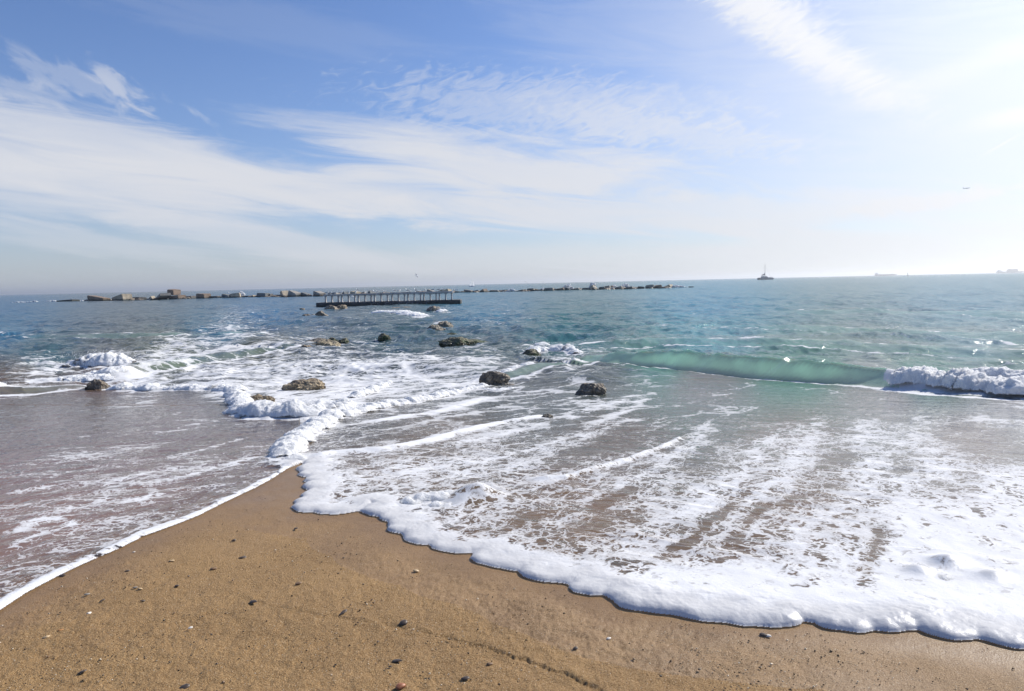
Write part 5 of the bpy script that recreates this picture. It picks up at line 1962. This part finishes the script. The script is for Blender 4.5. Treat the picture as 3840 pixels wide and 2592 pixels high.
def build_plane():
    Y = 3600
    p = ray_at(3625, 706, Y)
    k = math.hypot(p[0], Y) / F_PX / 3.75
    root = empty('aeroplane', p, R(-38))
    tag(root, 'small grey aeroplane low in the bright sky on the right', 'aeroplane')
    L = 20 * k
    bm = bmesh.new()
    rings = []
    for (s, r) in ((-0.5, 0.008), (-0.38, 0.035), (-0.2, 0.052), (0.3, 0.052), (0.42, 0.04), (0.48, 0.02), (0.5, 0.004)):
        rings.append([(s * L, r * L * math.cos(a), r * L * math.sin(a) + max(0, -s - 0.2) * L * 0.08) for a in np.linspace(0, 2 * math.pi, 12, endpoint=False)])
    add_loft(bm, rings)
    part_of(root, 'fuselage', bm, HULL_W, True)

    def slab(pts, th, vert=False):
        b = bmesh.new()
        o = Vector((0, th, 0)) if vert else Vector((0, 0, th))
        lo = [b.verts.new(Vector(q) * L - o * L) for q in pts]
        hi = [b.verts.new(Vector(q) * L + o * L) for q in pts]
        b.faces.new(lo[::-1])
        b.faces.new(hi)
        n = len(pts)
        for i in range(n):
            b.faces.new((lo[i], lo[(i + 1) % n], hi[(i + 1) % n], hi[i]))
        return b
    for s in (-1, 1):
        part_of(root, 'wing', slab([(0.12, 0.04 * s, -0.02), (-0.08, 0.04 * s, -0.02), (-0.17, 0.48 * s, 0.03), (-0.11, 0.48 * s, 0.03)], 0.008), SPAR)
        part_of(root, 'tailplane', slab([(-0.38, 0.02 * s, 0.03), (-0.47, 0.02 * s, 0.03), (-0.5, 0.17 * s, 0.05), (-0.46, 0.17 * s, 0.05)], 0.005), SPAR)
        b = bmesh.new()
        add_tube(b, (0.10 * L, 0.17 * s * L, -0.045 * L), (-0.02 * L, 0.17 * s * L, -0.045 * L), 0.028 * L, 0.02 * L, 10)
        part_of(root, 'engine', b, SPAR)
    part_of(root, 'tail_fin', slab([(-0.34, 0, 0.04), (-0.46, 0, 0.04), (-0.52, 0, 0.20), (-0.46, 0, 0.20)], 0.006, True), SPAR)
    root.rotation_euler = (0, R(-4), R(-25))


build_sloop()
build_far_sloop()
build_catamaran()
build_tanker()
build_container_ship()
build_buoy()
build_plane()

# ------------------------------------------------------------------ stones and shells on the sand
def pebble_mat(name, col, var=0.3):
    t = NT(name)
    o = t.obj()
    n = t.noise(o, 60, 4, 0.6)
    c = t.mixc(t.step(n, 0.3, 0.7), tuple(x * (1 - var) for x in col), tuple(min(1, x * (1 + var)) for x in col))
    return t.done(t.principled(Base_Color=c, Roughness=0.45))


P_TAN = pebble_mat('tan_pebble', (0.50, 0.36, 0.20))
P_ORG = pebble_mat('orange_pebble', (0.42, 0.20, 0.07))
P_RED = pebble_mat('reddish_pebble', (0.33, 0.13, 0.06))
P_WHT = pebble_mat('white_shell', (0.70, 0.64, 0.55), 0.12)
P_DRK = pebble_mat('dark_shell', (0.085, 0.062, 0.044))
P_BRN = pebble_mat('brown_pebble', (0.20, 0.12, 0.06))
P_GRY = pebble_mat('grey_pebble', (0.28, 0.25, 0.20))


def pebble(u3, v3, size, mat, label, kind='pebble', ang=None, flat=0.55, group=None, long_=1.5):
    size *= 0.78
    g = ground(*s3(u3, v3))
    r_ = random.Random(int(u3 * 7 + v3))
    bm = bmesh.new()
    bmesh.ops.create_icosphere(bm, subdivisions=3, radius=1)
    o3 = Vector((r_.uniform(0, 50), r_.uniform(0, 50), 0))
    for v in bm.verts:
        p = v.co.copy()
        if kind == 'shell':            # one half of a mussel: pointed end, domed back, thin rim
            tp = 0.55 + 0.45 * min(1, (p.x + 1.0))
            p = Vector((p.x, p.y * tp, max(p.z, -0.15) * (0.8 + 0.2 * p.x)))
            q = 1 + 0.05 * math.sin(9 * math.hypot(p.x + 1, p.y))
        else:
            q = 1 + 0.22 * mnoise.noise(p * 1.1 + o3) + 0.06 * mnoise.noise(p * 3 + o3)
        v.co = Vector((p.x * q * size * long_ / 2, p.y * q * size / 2, p.z * q * size * flat / 2))
    o = link('shell' if kind == 'shell' else 'pebble', bm_mesh(kind, bm), mat, smooth=True)
    o.location = (g[0], g[1], g[2] + size * flat * 0.05)
    o.rotation_euler = (r_.uniform(-0.2, 0.2), r_.uniform(-0.25, 0.25), r_.uniform(0, 3.1) if ang is None else ang)
    tag(o, label, 'shell' if kind == 'shell' else 'pebble', group)
    return o


pebble(173, 2390, .030, P_TAN, 'large tan oval pebble with a long shadow at the lower left of the sand', ang=0.7, group='stones on the sand')
pebble(229, 2364, .028, P_ORG, 'orange brown pebble, middle of a row of three at the lower left', ang=0.5, group='stones on the sand')
pebble(322, 2364, .024, P_ORG, 'bright orange pebble, right one of a row of three at the lower left', ang=0.5, group='stones on the sand')
pebble(335, 2300, .022, P_WHT, 'whitish pebble on end above the row of three', ang=1.0, group='stones on the sand', flat=0.8)
pebble(326, 2229, .026, P_GRY, 'grey long pebble below the foam line at the left', ang=0.5, group='stones on the sand')
pebble(644, 2103, .032, P_TAN, 'tan shell like stone, largest in the middle of the left sand', ang=0.4, group='stones on the sand', flat=0.45)
pebble(525, 2208, .024, P_TAN, 'pale oval pebble, lower one of a close pair', ang=0.2, group='stones on the sand')
pebble(507, 2203, .022, P_GRY, 'grey oval pebble, upper one of a close pair', ang=0.2, group='stones on the sand')
pebble(877, 2027, .034, P_DRK, 'dark round shell on the sand near the foam front tip', 'shell', ang=0.4, flat=0.8, group='shells on the sand', long_=1.2)
pebble(910, 2091, .036, P_DRK, 'long dark mussel shell in the middle of the sand spit', 'shell', ang=0.5, group='shells on the sand', long_=1.9)
pebble(800, 2133, .036, P_BRN, 'brown stone half sunk in a hollow of the sand spit', ang=0.3, group='stones on the sand')
pebble(664, 2197, .030, P_DRK, 'dark forked scrap of shell amid the crumbly sand', 'shell', ang=2.5, group='shells on the sand')
pebble(950, 2257, .044, P_DRK, 'big flat dark mussel shell at the start of the sand furrow', 'shell', ang=2.7, flat=0.5, group='shells on the sand', long_=1.6)
pebble(1110, 1982, .036, P_DRK, 'dark shell with scraps round it just below the foam tip', 'shell', ang=2.4, group='shells on the sand')
pebble(1120, 2187, .034, P_BRN, 'flat brown stone sunk in the sand right of the spit', ang=0.5, group='stones on the sand', flat=0.4)
pebble(478, 2141, .028, P_DRK, 'small dark shell between the foam line and the paired pebbles', 'shell', ang=0.3, group='shells on the sand')
pebble(385, 2251, .024, P_DRK, 'small dark shell left of the crumbly patch', 'shell', ang=0.3, group='shells on the sand')
pebble(535, 2253, .024, P_DRK, 'small dark shell below the paired pebbles', 'shell', ang=0.3, group='shells on the sand')
pebble(309, 2520, .034, P_DRK, 'dark shell by the bottom left edge of the sand', 'shell', ang=0.4, group='shells on the sand')
pebble(528, 2003, .026, P_WHT, 'white shell lying in the foam thread at the left', 'shell', ang=0.5, group='shells on the sand')
pebble(714, 2354, .022, P_WHT, 'small white broken shell in the lower left sand', 'shell', ang=0.6, group='shells on the sand')
pebble(233, 2158, .030, P_DRK, 'dark mussel shell on the foam line at the left', 'shell', ang=0.1, group='shells on the sand', long_=2.0)
pebble(502, 2070, .018, P_WHT, 'tiny white shell just outside the foam line', 'shell', ang=0.4, group='shells on the sand')
pebble(690, 2578, .046, P_DRK, 'large dark shell cut by the bottom edge', 'shell', ang=0.2, group='shells on the sand')
pebble(1560, 2141, .032, P_TAN, 'smooth tan pebble alone on the bare sand below the foam', ang=0.3, group='stones on the sand', flat=0.6)
pebble(1512, 2337, .050, P_DRK, 'black open shell lying beside the sand furrow', 'shell', ang=0.6, flat=0.7, group='shells on the sand', long_=1.3)
pebble(1503, 2573, .042, P_RED, 'reddish brown pebble at the bottom edge in the middle', ang=0.8, group='stones on the sand', flat=0.65)
pebble(2157, 2433, .030, P_DRK, 'round dark shell on the bare sand right of the furrow', 'shell', ang=0.8, flat=0.8, group='shells on the sand', long_=1.2)
pebble(2283, 2394, .022, P_WHT, 'small pinkish white pebble on the bare sand right of centre', ang=0.5, group='stones on the sand')
pebble(1489, 2479, .040, P_DRK, 'long dark shell between the furrow and the reddish pebble', 'shell', ang=2.8, group='shells on the sand', long_=1.8)
pebble(1745, 2544, .034, P_DRK, 'flat dark shell near the bottom edge, below the furrow', 'shell', ang=0.1, group='shells on the sand')
pebble(1836, 2490, .026, P_BRN, 'small brown stone just below the furrow', ang=0.3, group='stones on the sand')
pebble(1287, 2297, .034, P_DRK, 'thin dark shell splinter on the furrow left of the black shell', 'shell', ang=1.0, group='shells on the sand', long_=2.2)
pebble(2863, 2381, .034, P_DRK, 'dark half of a mussel shell below the foam on the right', 'shell', ang=2.5, group='shells on the sand', long_=1.6)
pebble(2882, 2385, .028, P_WHT, 'pale half of a shell touching a dark one, on the right', 'shell', ang=2.2, group='shells on the sand')
rp = random.Random(77)
cnt = 0
while cnt < 46:
    u3, v3 = rp.uniform(80, 2700), rp.uniform(2050, 2575)
    g = ground(*s3(u3, v3))
    if water_sd(np.array([g[0]]), np.array([g[1]]))[0][0] > -0.15:
        continue
    if u3 > 1500 and rp.random() < 0.6:
        continue
    pebble(u3, v3, rp.uniform(.007, .014), rp.choice([P_DRK, P_DRK, P_BRN, P_BRN]), 'tiny dark stone lying on the brown sand', group='tiny dark stones on the sand', flat=0.7)
    cnt += 1


def build_grit():
    r_ = np.random.default_rng(21)
    tetra = np.array([(1, 1, 1), (1, -1, -1), (-1, 1, -1), (-1, -1, 1)]) / 1.7
    tf = np.array([(0, 1, 2), (0, 3, 1), (0, 2, 3), (1, 3, 2)])
    n = 16000
    t = r_.uniform(0.22, 0.66, n)
    Yg = np.geomspace(1.6, 30, 4000)
    Y = np.interp(-t, -(CAM_Z - base_z(Yg)) / Yg, Yg)
    X = Y * r_.uniform(-0.78, 0.78, n)
    s = water_sd(X, Y)[0]
    clump = fbm(X * 1.4, Y * 1.4, 3, 301)
    k = (s < -0.06) & (clump + r_.normal(0, 0.35, n) > 0.05)
    X, Y = X[k], Y[k]
    m = len(X)
    rad = r_.uniform(0.0012, 0.0045, m) * (1 + r_.random(m) ** 6 * 1.2)
    rot = r_.normal(size=(m, 3, 3))
    rot = np.linalg.qr(rot)[0]
    co = np.einsum('mij,vj->mvi', rot, tetra) * rad[:, None, None] * np.array([1, 1, 0.7])
    co += np.stack([X, Y, base_z(Y) - 0.003 + rad * 0.4], 1)[:, None]
    fc = (tf[None] + 4 * np.arange(m)[:, None, None]).reshape(-1, 3)
    me = mesh_np('shell_grit', co.reshape(-1, 3), fc)
    light = (r_.random(m) < 0.22).astype(float)
    attr(me, 'pale', np.repeat(light, 4))
    t_ = NT('shell_grit')
    c = t_.mixc(t_.attr('pale'), (0.09, 0.06, 0.035), (0.62, 0.53, 0.40))
    tag(link('shell_grit', me, t_.done(t_.principled(Base_Color=c, Roughness=0.7))), 'fine shell grit and dark crumbs scattered over the sand', 'grit', kind='stuff')


build_grit()

# ------------------------------------------------------------------ sea air
HAZE = True
if HAZE:
    bm = bmesh.new()
    add_box(bm, -45000, 45000, -400, 45000, -9.0, 75.0)
    t = NT('sea_haze')
    v = t.n.new('ShaderNodeVolumePrincipled')
    v.inputs['Color'].default_value = (0.93, 0.96, 1.0, 1)
    v.inputs['Density'].default_value = 0.00013
    v.inputs['Anisotropy'].default_value = 0.55
    t.l.new(v.outputs[0], t.out.inputs['Volume'])
    o = link('haze', bm_mesh('haze', bm), t.m)
    tag(o, 'pale sea haze over the water', 'haze', kind='stuff')
